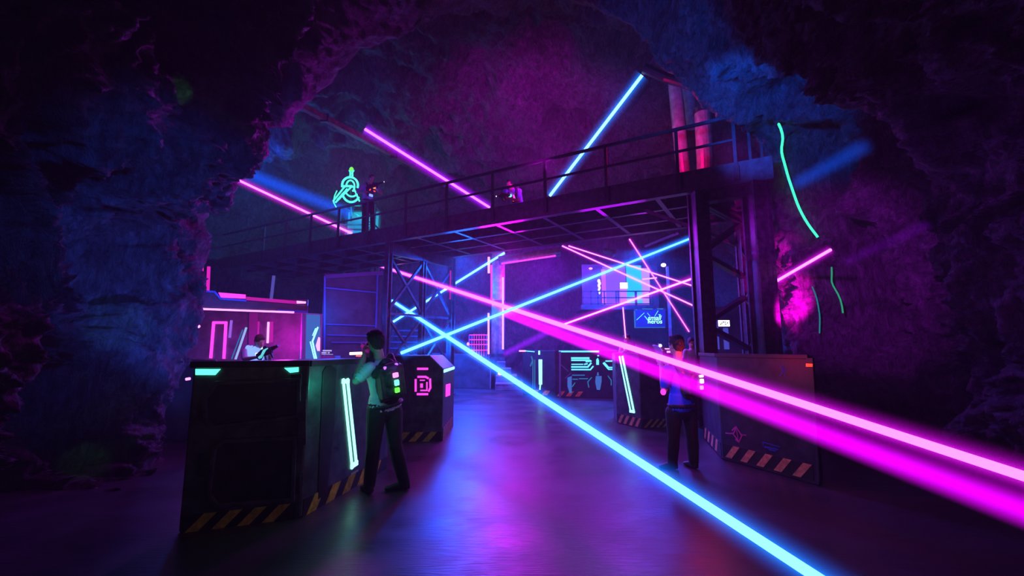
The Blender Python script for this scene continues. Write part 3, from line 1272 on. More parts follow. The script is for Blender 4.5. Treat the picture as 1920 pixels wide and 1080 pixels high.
k2.plate(mb, [(1117, 705), (1128, 705), (1128, 715), (1125, 731), (1119, 731), (1116, 716)], .02, px=True)
k2.plate(mb, [(1120, 698), (1122, 698), (1123, 704), (1119, 704)], .02, px=True)
mb.build('light_panel', glow('panel_blue', (.08, .25, .95), .55), b5)
mb = MB()
k2.plate(mb, [(1118, 674), (1121, 671), (1123, 676), (1123, 684), (1118, 684)], .02, px=True)
k2.plate(mb, [(1120, 666), (1123, 666), (1123, 668), (1120, 668)], .02, px=True)
mb.build('light_panel', CYAN, b5)
mb = MB()
k2.plate(mb, [(1064, 708), (1072, 705), (1072, 737), (1068, 737), (1064, 724)], .02, px=True)
mb.build('light_panel', glow('panel_blue', (0, 0, 0), 0), b5)
mb = MB()
k2.hazard(mb, .0, k2.L * .42, .05, .2, 3.4, .8)
k1.hazard(mb, .3, k1.L, .05, .2, 2.4, .8)
mb.build('hazard_strip', [M_HAZ_B, M_HAZ_Y], b5)

# 6. low blue block behind barricade 2
Q1 = G(920, 729); Q1.z = 0
b6 = barricade('barricade', 'plain slope-topped blue block behind the trestle, left of the stairs', Q1)
q0 = Q1 + Vector((-2.5, .25, 0))
qf = Facet(q0, Q1)
mb = MB()
mb.prism([qf.pt(a, hh) for a, hh in ((0, 0), (qf.L, 0), (qf.L, .72), (qf.L - .95, 1.3), (0, 1.35))], Vector((.1, 1.0, 0)))
mb.build('body', M_PANEL, b6, bevel=.02)
mb = MB()
qf.line(mb, [(qf.L - .01, 0.02), (qf.L - .01, .70)], .035, .02)
mb.build('edge_trim', surf('edge_trim', (0, 0, 0)), b6)
mb = MB()
qf.line(mb, [(qf.L - .04, .77), (qf.L - .95, 1.3)], .03, .02)
mb.build('edge_trim', surf('edge_trim', (0, 0, 0)), b6)

# 7. ramp-like block at the far left, behind the rock pillar
b7 = barricade('barricade', 'blue slope-sided block half hidden between the left rock and the big barricade', (-5.6, 8.1, 0))
w0 = Vector((-5.95, 7.9, 0)); w1 = Vector((-4.1, 7.55, 0))
wf = Facet(w0, w1)
mb = MB()
mb.prism([wf.pt(a, hh) for a, hh in ((0, 0), (wf.L, 0), (wf.L, .55), (wf.L - .9, 1.32), (0.0, 1.35))], Vector((.1, .5, 0)))
mb.build('body', M_PANEL, b7, bevel=.02)
mb = MB()
wf.line(mb, [(wf.L, .55), (wf.L - .9, 1.32)], .03, .02)
mb.build('edge_trim', surf('edge_trim', (0, 0, 0)), b7)
# ------------------------------------------------------------------ booth at the left
BL = Vector((P(362, 600, 8.8).x, 8.8, 0)); BR = Vector((P(577, 600, 10.0).x, 10.0, 0))
bo = thing('neon_booth', 'pink-lit open booth with a tapering neon roof edge, behind the big left barricade', 'booth', (BL + BR) / 2)
ff = Facet(BL, BR)
bk0 = Vector((P(352, 600, 10.6).x, 10.6, 0)); bk1 = Vector((P(571, 600, 11.4).x, 11.4, 0))
bf = Facet(bk0, bk1)
mb = MB()
bf.rect(mb, -.6, bf.L + .05, 0, 2.75, .12, -.12)
mb.build('back_wall', surf('booth_wall', (.17, .16, .19), .45, .1, .4, 3, .1), bo)
mb = MB()
ff.plate(mb, [(362, 545), (402, 548), (414, 561), (460, 564), (577, 573), (577, 587), (550, 587), (362, 578)], .25, -.2, px=True)
mb.build('roof_front', M_PANEL, bo, bevel=.01)
zt = ff.fp(470, 570)[1]
mb = MB()
z0_, z1_ = ff.fp(370, 566)[1], ff.fp(575, 580)[1]
mb.hexa([ff.pt(0, z0_, -.2), ff.pt(ff.L, z1_, -.2), bf.pt(bf.L, z1_), bf.pt(-.3, z0_),
         ff.pt(0, z0_ + .1, -.2), ff.pt(ff.L, z1_ + .1, -.2), bf.pt(bf.L, z1_ + .1), bf.pt(-.3, z0_ + .1)])
mb.build('roof', M_ARMOR_D, bo)
mb = MB()
ff.line(mb, [(370, 579.5), (549, 586)], .035, .03, .05, px=True)
tag(mb.build('light_tube', PINK_W, bo), 'thin pink tube under the roof edge')
mb = MB()
ff.plate(mb, [(409, 549), (460, 553), (460, 560.5), (414, 558.5)], .03, .05, px=True)
tag(mb.build('light_panel', PINK, bo), 'pink light panel in the roof edge')
mb = MB()
ff.plate(mb, [(461, 557), (556, 565), (556, 570.5), (461, 563)], .03, .05, px=True)
mb.build('light_panel', PINK_D, bo)
mb = MB()
ff.plate(mb, [(555, 564.5), (572, 566), (572, 569.5), (555, 569.5)], .035, .05, px=True)
mb.build('light_tube', PINK_W, bo)
mb = MB()
ff.line(mb, [(362, 545), (402, 548), (414, 561), (460, 564)], .035, .03, .05, px=True)
mb.build('edge_trim', surf('trim_blue', (.12, .25, .75), .35, .2), bo)
mb = MB()
ff.plate(mb, [(520, 581), (576, 583), (576, 587), (551, 586), (520, 584)], .02, .052, px=True)
mb.build('edge_trim', surf('trim_blue', (.12, .25, .75), .35, .2), bo)
# right-hand post and panel with chevron
pr = Vector((P(566, 640, 10.05).x, 10.05, 0)); pr2 = Vector((P(600, 640, 10.35).x, 10.35, 0))
pf = Facet(pr, pr2)
mb = MB()
pf.rect(mb, 0, pf.L, 0, pf.fp(590, 588)[1], .08, -.08)
mb.build('side_panel', surf('panel_blue', (.01, .07, .40), .45, .1, .3, 4), bo, bevel=.008)
mb = MB()
pf.line(mb, [(567, 589), (565, 676)], .05, .05, px=True)
pf.line(mb, [(571.5, 589), (570, 676)], .03, .04, px=True)
pf.line(mb, [(566, 588.5), (601, 590)], .02, .03, px=True)
pf.line(mb, [(601.5, 590), (600, 672)], .035, .04, px=True)
mb.build('panel_frame', surf('frame_lilac', (.45, .35, .62), .35, .2), bo)
mb = MB()
pf.line(mb, [(595.5, 614), (585.5, 640), (592.5, 672)], .028, .02, px=True)
pf.line(mb, [(591.5, 616), (586, 629)], .015, .02, px=True)
pf.line(mb, [(581.5, 641), (589, 672)], .018, .02, px=True)
tag(mb.build('chevron_light', CYAN_W, bo), 'cyan chevron light')
mb = MB()
pf.plate(mb, [(597, 632), (599.5, 634), (599, 658), (595, 658), (592, 648)], .02, px=True)
mb.build('light_panel', PINK_W, bo)
# lights on the back wall
mb = MB()
bf.line(mb, [(394, 690), (401, 605), (424, 605), (419, 690)], .06, .03, px=True)
tag(mb.build('light_frame', PINK, bo), 'pink light frame like a doorway')
for q, m_, w_ in (([(503.5, 605), (502, 642)], PINK_W, .045), ([(509.5, 605), (509, 640)], PINK_D, .07), ([(480.5, 604), (478.5, 626)], VIOLET, .04),
                  ([(485, 604), (484, 626)], PINK_D, .04), ([(434, 602), (431, 632)], VIOLET, .05)):
    mb = MB()
    bf.line(mb, q, w_, .03, px=True)
    mb.build('light_tube', m_, bo)
mb = MB()
bf.plate(mb, [(468, 586), (484, 586), (482, 690), (466, 690)], .05, px=True)
mb.build('wall_post', surf('panel_pinkish', (.35, .14, .3), .5), bo)
mb = MB()                                            # leaning pale tubes
mb.tube([P(462, 614, 9.75), P(436, 690, 9.75)], .022)
tag(mb.build('light_tube', glow('tube_pale_blue', (.35, .55, 1.0), .9), bo), 'pale blue leaning tube')
mb = MB()
mb.tube([P(455, 618, 9.85), P(428, 690, 9.85)], .012)
mb.build('light_tube', CYAN_D, bo)
mb = MB()
mb.ellipsoid(P(372, 612, 9.6), (.035, .035, .035))
mb.build('lamp', PINK_W, bo)
mb = MB()
mb.tube([P(349, 711, 7.2), P(356, 710, 7.2)], .022)
tag(mb.build('marker_lamp', PINK_W), 'tiny pink marker lamp beside the left rock, on the slope-sided blue block', 'lamp')

for i, (xa, xb) in enumerate(((379.5, 377), (391.5, 389))):
    mb = MB()
    mb.tube([P(xa, 500, 10.2), P(xb, 558, 10.2)], .035 if i else .028)
    tag(mb.build('neon_tube', glow('tube_magenta', (.9, .02, .6), .9)), ('left' if i == 0 else 'right') + ' one of two upright magenta tubes above the booth roof', 'neon tube', 'upright tubes over the booth')
mb = MB()
mb.tube([P(513.5, 517, 11), P(508, 565, 11)], .035)
tag(mb.build('neon_tube', glow('tube_dim_violet', (.16, .14, .8), .5)), 'single dim violet tube standing above the booth roof', 'neon tube')

# ------------------------------------------------------------------ steel partition between booth and trestle
pw0 = Vector((P(608, 640, 13.6).x, 13.6, 0)); pw1 = Vector((P(712, 640, 14.3).x, 14.3, 0))
wf_ = Facet(pw0, pw1)
sp = thing('steel_partition', 'blue steel partition frame with slatted foot, between the booth and the trestle', 'partition', (pw0 + pw1) / 2)
mb = MB()
wf_.rect(mb, -.1, wf_.L, 0, wf_.fp(660, 515)[1], .06, -.08)
mb.build('panel', M_PANEL, sp)
mb = MB()
wf_.line(mb, [(612, 519), (715, 512)], .12, .05, px=True)
mb.build('top_beam', surf('beam_violet', (.22, .10, .25), .5), sp)
M_BLUEP = surf('rail_blue', (.10, .24, .60), .4, .2)
for q, w_ in (([(612, 540), (707, 549)], .04), ([(707.5, 517), (704.5, 614)], .045), ([(612, 608), (702, 611)], .03), ([(614, 628), (690, 630)], .03), ([(622, 642), (690, 642)], .03), ([(609, 519), (608, 672)], .05)):
    mb = MB()
    wf_.line(mb, q, w_, .05, px=True)
    mb.build('frame_bar', M_BLUEP, sp)

mb = MB()
q = P(613, 668, 11.6)
mb.box((q.x, q.y, q.z / 2 + .02), (.55, .4, q.z - .02))
bx_ = tag(mb.build('equipment_box', M_PANEL, None, bevel=.01, origin=(q.x, q.y, 0)), 'blue equipment box with two lines of small white print, right of the booth panel', 'box')
mb = MB()
for k in range(10):                                    # unreadable two-line print
    x0 = 604 + 1.9 * k
    for (yy, ww, ok) in ((657.5, .022, k > 0), (661.5, .02, k < 8 and k != 5)):
        if ok:
            a = P(x0, yy, 11.385)
            mb.box(a, (ww, .004, .035))
for k in range(2):
    a = P(604 + 9 * k, 665, 11.385)
    mb.box(P(613, 664.5, 11.385), (.3, .004, .012))
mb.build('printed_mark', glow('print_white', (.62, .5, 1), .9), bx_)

lt = thing('light_bar', 'white-hot light bar with orange underside, left of the head of the player in white shirt', 'light bar', P(668, 668, 9.5))
mb = MB()
mb.tube([P(656, 663, 9.5), P(684, 662, 9.5)], .030)
mb.build('light_tube', glow('tube_white_orange', (1, .62, .5), 2.4), lt)
mb = MB()
a, b = P(668, 667, 9.5), P(684, 667, 9.5)
mb.bar(a, b, .05, .04)
mb.build('light_panel', glow('panel_salmon', (1, .2, .25), 1.0), lt)
mb = MB()
a = P(670, 669, 9.55)
mb.bar((a.x, a.y, 0), (a.x, a.y, a.z), .06, .06, up=(1, 0, 0))
mb.build('stand', M_BLACK, lt)

# stair flight behind the trestle
st = thing('steel_stair', 'blue-lit steel stair flight seen through the legs of the slim trestle', 'stairs', (P(757, 640, 19.8).x, 19.8, 0))
sx, sy = P(757, 620, 19.8).x, 19.8
M_STAIR = surf('stair_steel', (.16, .22, .4), .35, .4)
for i in range(9):
    mb = MB()
    mb.box((sx + .1 - .02 * i, sy - .9 + .28 * i, .2 + .27 * i), (1.5, .32, .05))
    mb.build('tread', M_STAIR, st)
for k in (-1, 1):
    mb = MB()
    mb.bar((sx + .1 + k * .8, sy - 1.1, .0), (sx + .1 + k * .8, sy + 1.6, 2.62), .06, .22)
    mb.build('stringer', M_STEEL, st)
    mb = MB()
    mb.bar((sx + .1 + k * .8, sy - 1.0, 1.0), (sx + .1 + k * .8, sy + 1.5, 3.3), .05, .05)
    mb.build('handrail', M_STEEL, st)
    for j in range(3):
        mb = MB()
        yy = sy - .9 + 1.15 * j
        mb.bar((sx + .1 + k * .8, yy, .1 + j * 1.05), (sx + .1 + k * .8, yy, 1.08 + j * 1.05), .05, .05, up=(1, 0, 0))
        mb.build('rail_post', M_STEEL, st)

# ------------------------------------------------------------------ back of the chamber
# round pillar with pink tubes
pc = P(934, 600, 19.0)
pl = thing('pipe_column', 'tall round pipe column flanked by pink tubes, behind the end of the aisle', 'pipe column', (pc.x, pc.y, 0))
mb = MB()
mb.tube([(pc.x, pc.y, 0), (pc.x, pc.y, 6.5)], .28, 20)
mb.build('pipe', M_PIPE, pl, smooth=True)
for z in (1.2, 3.4, 5.2):
    mb = MB()
    mb.tube([(pc.x, pc.y, z), (pc.x, pc.y, z + .12)], .32, 20)
    mb.build('collar', M_STEEL2, pl)
for xa, y0, y1, m_ in ((943, 520, 655, PINK_W), (921.5, 497, 567, PINK), (916, 587, 664, PINK_W)):
    mb = MB()
    mb.tube([P(xa, y0, 18.6), P(xa, y1, 18.6)], .04)
    mb.build('light_tube', m_, pl)
mb = MB()
mb.tube([P(916.5, 482, 18.5), P(916.5, 512, 18.5)], .05)
mb.build('lamp', PINK_W, pl)

# pink cage
cg = thing('wire_cage', 'wire mesh cage panel with self-glowing pink bars left of the stairs', 'cage', (P(897, 660, 19.4).x, 19.4, 0))
for xa in (880, 885, 912, 917):
    mb = MB()
    a, b = P(xa, 628, 19.4), P(xa, 668, 19.4)
    mb.bar((a.x, a.y, 0.0), (a.x, a.y, a.z), .05, .05, up=(1, 0, 0))
    mb.build('post', surf('cage_pink', (.8, .12, .5), .4), cg)
for yy in (628, 637, 646, 656.5):
    mb = MB()
    mb.bar(P(880, yy, 19.38), P(917, yy, 19.38), .03, .035)
    mb.build('rail', PINK, cg)  # rails and wires emit pink; the light is in the material
for k in range(5):
    mb = MB()
    xa = 889 + 4.6 * k
    mb.bar(P(xa, 626, 19.36), P(xa, 668, 19.36), .018, .018, up=(1, 0, 0))
    mb.build('wire', PINK, cg)
mb = MB()
mb.ellipsoid(P(877.5, 645, 19.3), (.05, .05, .07))
mb.build('lamp', PINK_W, cg)

# stairs at the end of the aisle
sr = thing('stone_stair', 'purple-lit flight of wide steps left of the far circuit-tube barricade', 'stairs', (0.1, 18, 0))
ytop = 665
M_STEP = surf('step_concrete', (.2, .19, .22), .5, 0, .4, 4)
for i in range(4):
    z1 = .27 + .25 * i
    yf = 16.9 + .55 * i
    xr = .42 - .13 * i - .10 * i
    mb = MB()
    mb.box(((xr - .62) / 2, yf + (18.6 - yf) / 2, z1 / 2), (xr + .62, 18.6 - yf, z1))
    mb.build('step', M_STEP, sr, bevel=.015)
    mb = MB()
    mb.bar((-.6, yf - .012, z1 - .02), (xr, yf - .012, z1 - .02), .03, .04)
    mb.build('nosing', surf('nosing_violet', (.6, .35, .75), .4), sr)
mb = MB()
mb.ellipsoid((-.45, 17.1, .60), (.08, .06, .05))
mb.build('step_lamp', PINK_W, sr)

# horizontal pipe with pink underside
hp = thing('ceiling_pipe', 'level pink-lit pipe hanging under the far side of the catwalk', 'pipe', P(990, 490, 15.5))
mb = MB()
mb.tube([P(935, 489, 15.5), P(1050, 472, 15.5)], .16, 16)
mb.build('pipe', M_PIPE, hp, smooth=True)
mb = MB()
mb.tube([P(940, 494.5, 15.3), P(1042, 479.5, 15.3)], .03)
mb.build('light_tube', PINK, hp)
for xa, yy in ((1034, 466), (950, 474)):
    mb = MB()
    a = P(xa, yy, 15.4)
    mb.bar(a, (a.x, a.y, a.z + .9), .05, .05, up=(1, 0, 0))
    mb.build('hanger', M_STEEL2, hp)
sf = thing('stage_lamp', 'small dark stage lamp hanging on a rod behind the catwalk, over the balcony', 'lamp', P(1141, 470, 15))
a = P(1141, 470, 15)
mb = MB()
mb.bar(a, a + Vector((0, 0, 1.0)), .05, .05, up=(1, 0, 0))
mb.build('rod', M_STEEL2, sf)
mb = MB()
mb.tube([a + Vector((-.12, .1, .02)), a + Vector((.16, -.12, -.12))], [.09, .13], 14)
mb.build('lamp_head', M_PANEL, sf)
dl = thing('tube_lamp', 'unlit violet tube lamp slung under the right part of the catwalk', 'lamp', P(1240, 448, 12))
mb = MB()
mb.tube([P(1209, 462, 14.2), P(1272, 437, 13.6)], .04)
mb.build('tube', surf('tube_lilac', (.3, .3, .6), .3), dl)
for xa, yy, Y_ in ((1216, 458, 14.2), (1265, 439, 13.6)):
    mb = MB()
    a = P(xa, yy, Y_)
    mb.bar(a, a + Vector((0, 0, .5)), .02, .02, up=(1, 0, 0))
    mb.build('hanger', M_STEEL2, dl)

# balcony with lit room
YBAL = 19.5
bz0 = P(1160, 572, YBAL).z
bal = thing('balcony', 'railed balcony with lilac and cyan lit windows high at the back right', 'balcony', (P(1175, 572, YBAL).x, YBAL, bz0))
xl, xr = P(1093, 560, YBAL).x, P(1224, 560, YBAL).x
mb = MB()
mb.box(((xl + xr) / 2, YBAL + .75, bz0 - .1), (xr - xl + .2, 1.7, .2))
mb.build('slab', M_STEEL, bal)
for xa in (1093, 1108, 1121, 1133, 1155, 1159, 1191, 1193, 1218, 1223):
    mb = MB()
    a = P(xa, 549, YBAL)
    mb.bar((a.x, YBAL, bz0), (a.x, YBAL, bz0 + .62), .045, .045, up=(1, 0, 0))
    mb.build('rail_post', M_RAIL, bal)
for z in (.60, .32, .05):
    mb = MB()
    mb.bar((xl, YBAL, bz0 + z), (xr, YBAL, bz0 + z), .045, .045)
    mb.build('rail', M_RAIL, bal)
yw = YBAL + 1.5


def wrect(name, x0, x1, y0, y1, m, dy=0.0, th=.05):
    mb = MB()
    a, b = P(x0, y1, yw + dy), P(x1, y0, yw + dy)
    mb.box(((a.x + b.x) / 2, yw + dy, (a.z + b.z) / 2), (b.x - a.x, th, b.z - a.z))
    return mb.build(name, m, bal)


wrect('room_wall', 1092, 1232, 496, 578, M_PANEL, .15)
wrect('lit_window', 1131, 1172, 500, 572, glow('window_violet', (.28, .10, 1.0), 1.0))
wrect('lit_edge', 1129, 1135, 505, 572, glow('window_pink', (.8, .15, 1.0), .9), -.03)
wrect('wall_lamp', 1163, 1177, 530, 541, WHITE, -.08)
wrect('lamp_glow_patch', 1163, 1177, 541, 571, glow('glow_orchid', (.75, .25, .95), .9), -.03)  # emissive patch: the wall lamp's pool of light put into colour
mb = MB()
a0, a1 = P(1176, 573, yw - .08), P(1202, 498, yw - .08)
n_ = 26
vs, fs = [], []
for i in range(n_ + 1):
    t = i / n_
    x = a0.x + (a1.x - a0.x) * t
    y = yw - .1 + .05 * math.sin(t * 34)
    vs += [(x, y, a0.z), (x, y, a1.z)]
for i in range(n_):
    fs.append((2 * i, 2 * i + 2, 2 * i + 3, 2 * i + 1))
mb.add(vs, fs)
o = mb.build('curtain', glow('curtain_cyan', (.02, .62, 1.0), 1.0), bal)
sm = o.modifiers.new('thick', 'SOLIDIFY'); sm.thickness = .02
wrect('lit_window', 1203, 1217, 503, 572, glow('window_lilac', (.72, .4, 1.0), .8))
wrect('glow_sill', 1131, 1212, 571, 575, glow('window_pink', (0, 0, 0), 0), -.2)
mb = MB()
mb.bar(P(1205, 523.5, YBAL - .3), P(1231, 521, YBAL - .3), .07, .05)
mb.build('light_tube', PINK_W, bal)
mb = MB()                                             # hanging white sculpture light left of the window
for k in range(6):
    mb.ellipsoid(P(1123.5 + (k % 2) * 1.2 - .6, 527 + 4.2 * k, YBAL + .2), (.07 - .006 * k, .05, .09))
mb.build('shard_light', glow('shard_white', (.9, .75, 1), 1.5), bal)

# lamps on the back wall
pl2 = thing('lamp_post', 'lamp post with a warm white glowing head at the back right, above the framed sign', 'lamp', (P(1250, 600, 19.6).x, 19.6, 0))
mb = MB()
a = P(1251, 500, 19.6)
mb.bar((a.x, a.y, 0), a, .10, .10, up=(1, 0, 0))
mb.build('pole', M_PIPE, pl2)
mb = MB()
mb.ellipsoid(P(1244, 497, 19.5), (.11, .10, .08))
mb.build('lamp_head', glow('lamp_warm', (1, .72, .75), 3.5), pl2)
mb = MB()
mb.bar(P(1244, 495, 19.5) + Vector((0, 0, .06)), a + Vector((0, 0, 0)), .04, .04)
mb.build('arm', M_STEEL, pl2)
mb = MB()
mb.ellipsoid(P(1107.5, 503.5, 21), (.09, .07, .05))
tag(mb.build('wall_lamp', PINK_W), 'small pink wall lamp left of the lit balcony', 'lamp')

# framed neon sign
sg0 = Vector((P(1187, 600, 18.6).x, 18.6, 0)); sg1 = Vector((P(1249, 600, 18.6).x, 18.6, 0))
gf = Facet(sg0, sg1)
sg = thing('framed_sign', 'framed board with teal neon lettering under the balcony', 'sign', P(1217, 598, 18.6))
mb = MB()
gf.plate(mb, [(1188, 581), (1247, 579), (1247, 614), (1189, 615)], .05, px=True)
mb.build('board', surf('board_violet', (.04, .025, .09), .5), sg)
mb = MB()
gf.line(mb, [(1189, 584), (1190, 614)], .05, .03, .05, px=True)
gf.line(mb, [(1191, 581), (1193, 581)], .05, .03, .05, px=True)
gf.line(mb, [(1204, 579.5), (1222, 580)], .05, .03, .05, px=True)
gf.line(mb, [(1232, 579.5), (1242, 579.5)], .05, .03, .05, px=True)
gf.line(mb, [(1190, 614.5), (1246, 614)], .03, .03, .05, px=True)
mb.build('frame', CYAN_D, sg)
mb = MB()
gf.line(mb, [(1193, 600), (1207, 587)], .022, .02, .05, px=True)
gf.line(mb, [(1208, 593), (1217, 604)], .03, .02, .05, px=True)
gf.line(mb, [(1213, 587), (1218, 593)], .015, .02, .05, px=True)
gf.line(mb, [(1227, 593), (1233, 583)], .02, .02, .05, px=True)
gf.line(mb, [(1234, 590), (1237, 590), (1234, 599)], .025, .02, .05, px=True)
mb.build('scratch_lines', CYAN, sg)


def text_on(name, body, size, loc, mat, parent, rz=0.0, ext=.01, rx=PI / 2, shear=0.0):
    c = bpy.data.curves.new('lettering', 'FONT')
    c.body = body
    c.size = size
    c.extrude = ext
    c.shear = shear
    c.align_x = 'CENTER'
    tmp = bpy.data.objects.new('lettering', c)
    COL.objects.link(tmp)
    bpy.context.view_layer.update()
    me = bpy.data.meshes.new_from_object(tmp.evaluated_get(bpy.context.evaluated_depsgraph_get()))
    COL.objects.unlink(tmp)
    bpy.data.objects.remove(tmp)
    o = bpy.data.objects.new(name, me)
    COL.objects.link(o)
    me.materials.clear()
    me.materials.append(mat)
    if parent is not None:
        o.parent = parent
        o.location = Vector(loc) - world_loc(parent)
    else:
        o.location = loc
    o.rotation_euler = (rx, 0, rz)
    return o


a = P(1226.5, 600, 18.52)
text_on('lettering', 'small', .27, (a.x, a.y, a.z), TEAL_W, sg, shear=.3)
a = P(1228, 606.5, 18.52)
text_on('lettering', 'heros', .26, (a.x, a.y, a.z), TEAL_W, sg, shear=.1)

# bright little sign seen through the right tower
es = thing('lit_sign', 'small white lit sign seen through the right steel tower', 'sign', P(1357, 606, 14))
a, b = P(1347, 612, 14), P(1367, 600.5, 14)
mb = MB()
mb.box(((a.x + b.x) / 2, 14.03, (a.z + b.z) / 2), (b.x - a.x + .04, .06, b.z - a.z + .04))
mb.build('housing', M_BLACK, es)
mb = MB()
mb.box(((a.x + b.x) / 2, 13.99, (a.z + b.z) / 2), (b.x - a.x, .03, b.z - a.z))
mb.build('lit_face', WHITE, es)
mb = MB()
for (dx, dz, w_, h_) in ((-.11, -.03, .025, .05), (-.07, .0, .02, .06), (-.02, .035, .05, .03), (.03, .03, .02, .05), (.04, -.03, .04, .03), (.1, .01, .04, .03), (.08, -.05, .05, .012)):
    mb.box(((a.x + b.x) / 2 + dx, 13.97, (a.z + b.z) / 2 + dz), (w_, .01, h_))
mb.build('printed_mark', surf('sign_print', (.1, .25, .2), .6), es)
mb = MB()
a, b = P(1340, 655, 14.3), P(1384, 575, 14.3)
mb.box(((a.x + b.x) / 2, 14.3, (b.z) / 2), (b.x - a.x, .12, b.z))
dp = tag(mb.build('service_door', M_PANEL, None, bevel=.01, origin=((a.x + b.x) / 2, 14.3, 0)), 'grey service door panel under the small white lit sign', 'door')
for x0, x1, y0, y1 in ((1341, 1346, 603, 655), (1359, 1365, 615, 655)):
    mb = MB()
    a, b = P(x0, y1, 14.2), P(x1, y0, 14.2)
    mb.box(((a.x + b.x) / 2, 14.22, (a.z + b.z) / 2), (b.x - a.x, .06, b.z - a.z))
    mb.build('lit_stripe', glow('stripe_blue', (.12, .12, 1.0), .45), dp)

# pipes upper right
for q, r_, lab, m_ in (([P(1262, 110, 11.2), P(1266, 165, 11.2), P(1279, 300, 11.2), P(1284, 345, 11.2)], .17, 'slanting dull pink duct behind the catwalk rail, left of the bright one', M_PIPE),
                       ([P(1288, 150, 12), P(1294, 200, 12), P(1298, 240, 12)], .15, 'thin dark duct hanging between the two pink ducts', M_PIPE),
                       ([P(1317, 205, 10.8), P(1322, 300, 10.8), P(1323, 345, 10.8)], .2, 'short thick bright pink duct behind the catwalk rail', M_PIPE)):
    mb = MB()
    mb.tube(q, r_, 18)
    o = tag(mb.build('duct', m_, None, smooth=False, origin=q[-1]), lab, 'pipe', 'ducts over the right end of the catwalk')
    mb = MB()
    mb.tube([q[0], q[0] + (q[1] - q[0]).normalized() * .12], r_ * 1.15, 18)
    mb.build('collar', M_STEEL, o)
mb = MB()
mb.tube([P(1208, 128, 10.6), P(1245, 145, 10.5), P(1300, 162, 10.6)], .12, 12)
tag(mb.build('roof_bracket', M_BLACK, None), 'black bracket at the top of the leaning blue beam', 'bracket')

# long dim pole from the left rock towards the catwalk
pole = thing('ceiling_pole', 'long reddish pole slanting from the left rock down towards the catwalk, beside the violet beam', 'pole', P(700, 265, 13))
mb = MB()
mb.bar(P(560, 196, 11.5), P(868, 358, 16.4), .16, .16)
mb.build('bar', surf('red_lit_steel', (.22, .10, .08), .55, .3, .6, 8, .2), pole)  # reddish light on the pole put into its colour
mb = MB()
a, b = P(560, 196, 11.5), P(868, 358, 16.4)
for t in (.12, .5, .88):
    c = a.lerp(b, t)
    mb = MB()
    mb.box(c, (.22, .1, .24))
    mb.build('clamp', M_STEEL, pole)

# ------------------------------------------------------------------ emblem on a lattice mast
YM = 19.05
mx, mz = P(668, 440, YM).x, P(668, 440, YM).z
ms = thing('lattice_mast', 'dark lattice stand behind the catwalk rail carrying the green neon emblem', 'mast', (mx, YM, 0))
hw = .75
for sx_ in (-1, 1):
    for sy_ in (0, .8):
        mb = MB()
        mb.bar((mx + sx_ * hw, YM + sy_, 0), (mx + sx_ * hw, YM + sy_, mz + 1.35), .09, .09, up=(1, 0, 0))
        mb.build('upright', M_RAIL, ms)
nlev = 9
zz = [i * (mz + 1.3) / nlev for i in range(nlev + 1)]
for i in range(nlev):
    for a, b in (((-hw, 0), (hw, 0)), ((-hw, .8), (hw, .8)), ((-hw, 0), (-hw, .8)), ((hw, 0), (hw, .8))):
        mb = MB()
        mb.bar((mx + a[0], YM + a[1], zz[i + 1]), (mx + b[0], YM + b[1], zz[i + 1]), .06, .06)
        mb.build('ledger', M_RAIL, ms)
    mb = MB()
    s1 = 1 if i % 2 else -1
    mb.bar((mx - s1 * hw, YM, zz[i]), (mx + s1 * hw, YM, zz[i + 1]), .05, .05)
    mb.build('brace', M_RAIL, ms)

YE = 18.7
mb = MB()
mb.box((mx, YM + .86, mz + .2), (hw * 2 + .1, .04, 2.2))
mb.build('glow_board', surf('panel_pale', (.30, .32, .34), .5), ms)  # added board that catches the teal light behind the lattice
em = thing('neon_emblem', 'green neon emblem of ring and crossed strokes above the left part of the catwalk', 'neon sign', P(658, 365, YE))


def ppt(x, y):
    return P(600 + x / 6.75, 290 + y / 6.75, YE)


def arc(cx, cy, rx, ry, a0, a1, n=22):
    return [ppt(cx + rx * math.cos(math.radians(a0 + (a1 - a0) * i / n)), cy - ry * math.sin(math.radians(a0 + (a1 - a0) * i / n))) for i in range(n + 1)]


for pts, r_, nm in ((arc(380, 385, 100, 100, 178, -20), .045, 'ring_tube'), (arc(385, 400, 52, 75, 185, -60), .035, 'letter_tube'),
                    (arc(395, 470, 112, 130, 190, 330), .045, 'ring_tube'), (arc(405, 440, 85, 90, 205, 320), .035, 'letter_tube'),
                    ([ppt(320, 395), ppt(165, 590), ppt(195, 605), ppt(400, 405)], .035, 'leg_tube'), ([ppt(345, 430), ppt(215, 575)], .03, 'leg_tube'),
                    ([ppt(270, 400), ppt(400, 398), ppt(440, 420)], .045, 'letter_tube'), ([ppt(430, 430), ppt(500, 590)], .035, 'leg_tube'),
                    ([ppt(380, 290), ppt(385, 225), ppt(365, 205), ppt(430, 205), ppt(410, 225), ppt(412, 290)], .035, 'stem_tube'),
                    ([ppt(215, 455), ppt(185, 520), ppt(170, 600), ppt(205, 665)], .022, 'spark_tube')):
    mb = MB()
    mb.tube(pts, r_, 8)
    mb.build(nm, glow('neon_green_teal', (.06, 1.0, .55), 1.9), em)
mb = MB()
mb.ellipsoid(ppt(398, 185), (.09, .07, .10))
mb.build('top_bulb', glow('bulb_green', (.15, 1.0, .05), 1.6), em)
mb = MB()
mb.bar(P(625, 385, YE + .12), P(690, 385, YE + .12), .05, .05)
mb.bar(P(640, 345, YE + .12), P(680, 345, YE + .12), .05, .05)
mb.bar(P(658, 330, YE + .15), P(658, 415, YE + .15), .06, .06, up=(1, 0, 0))
mb.build('mount_frame', M_RAIL, em)
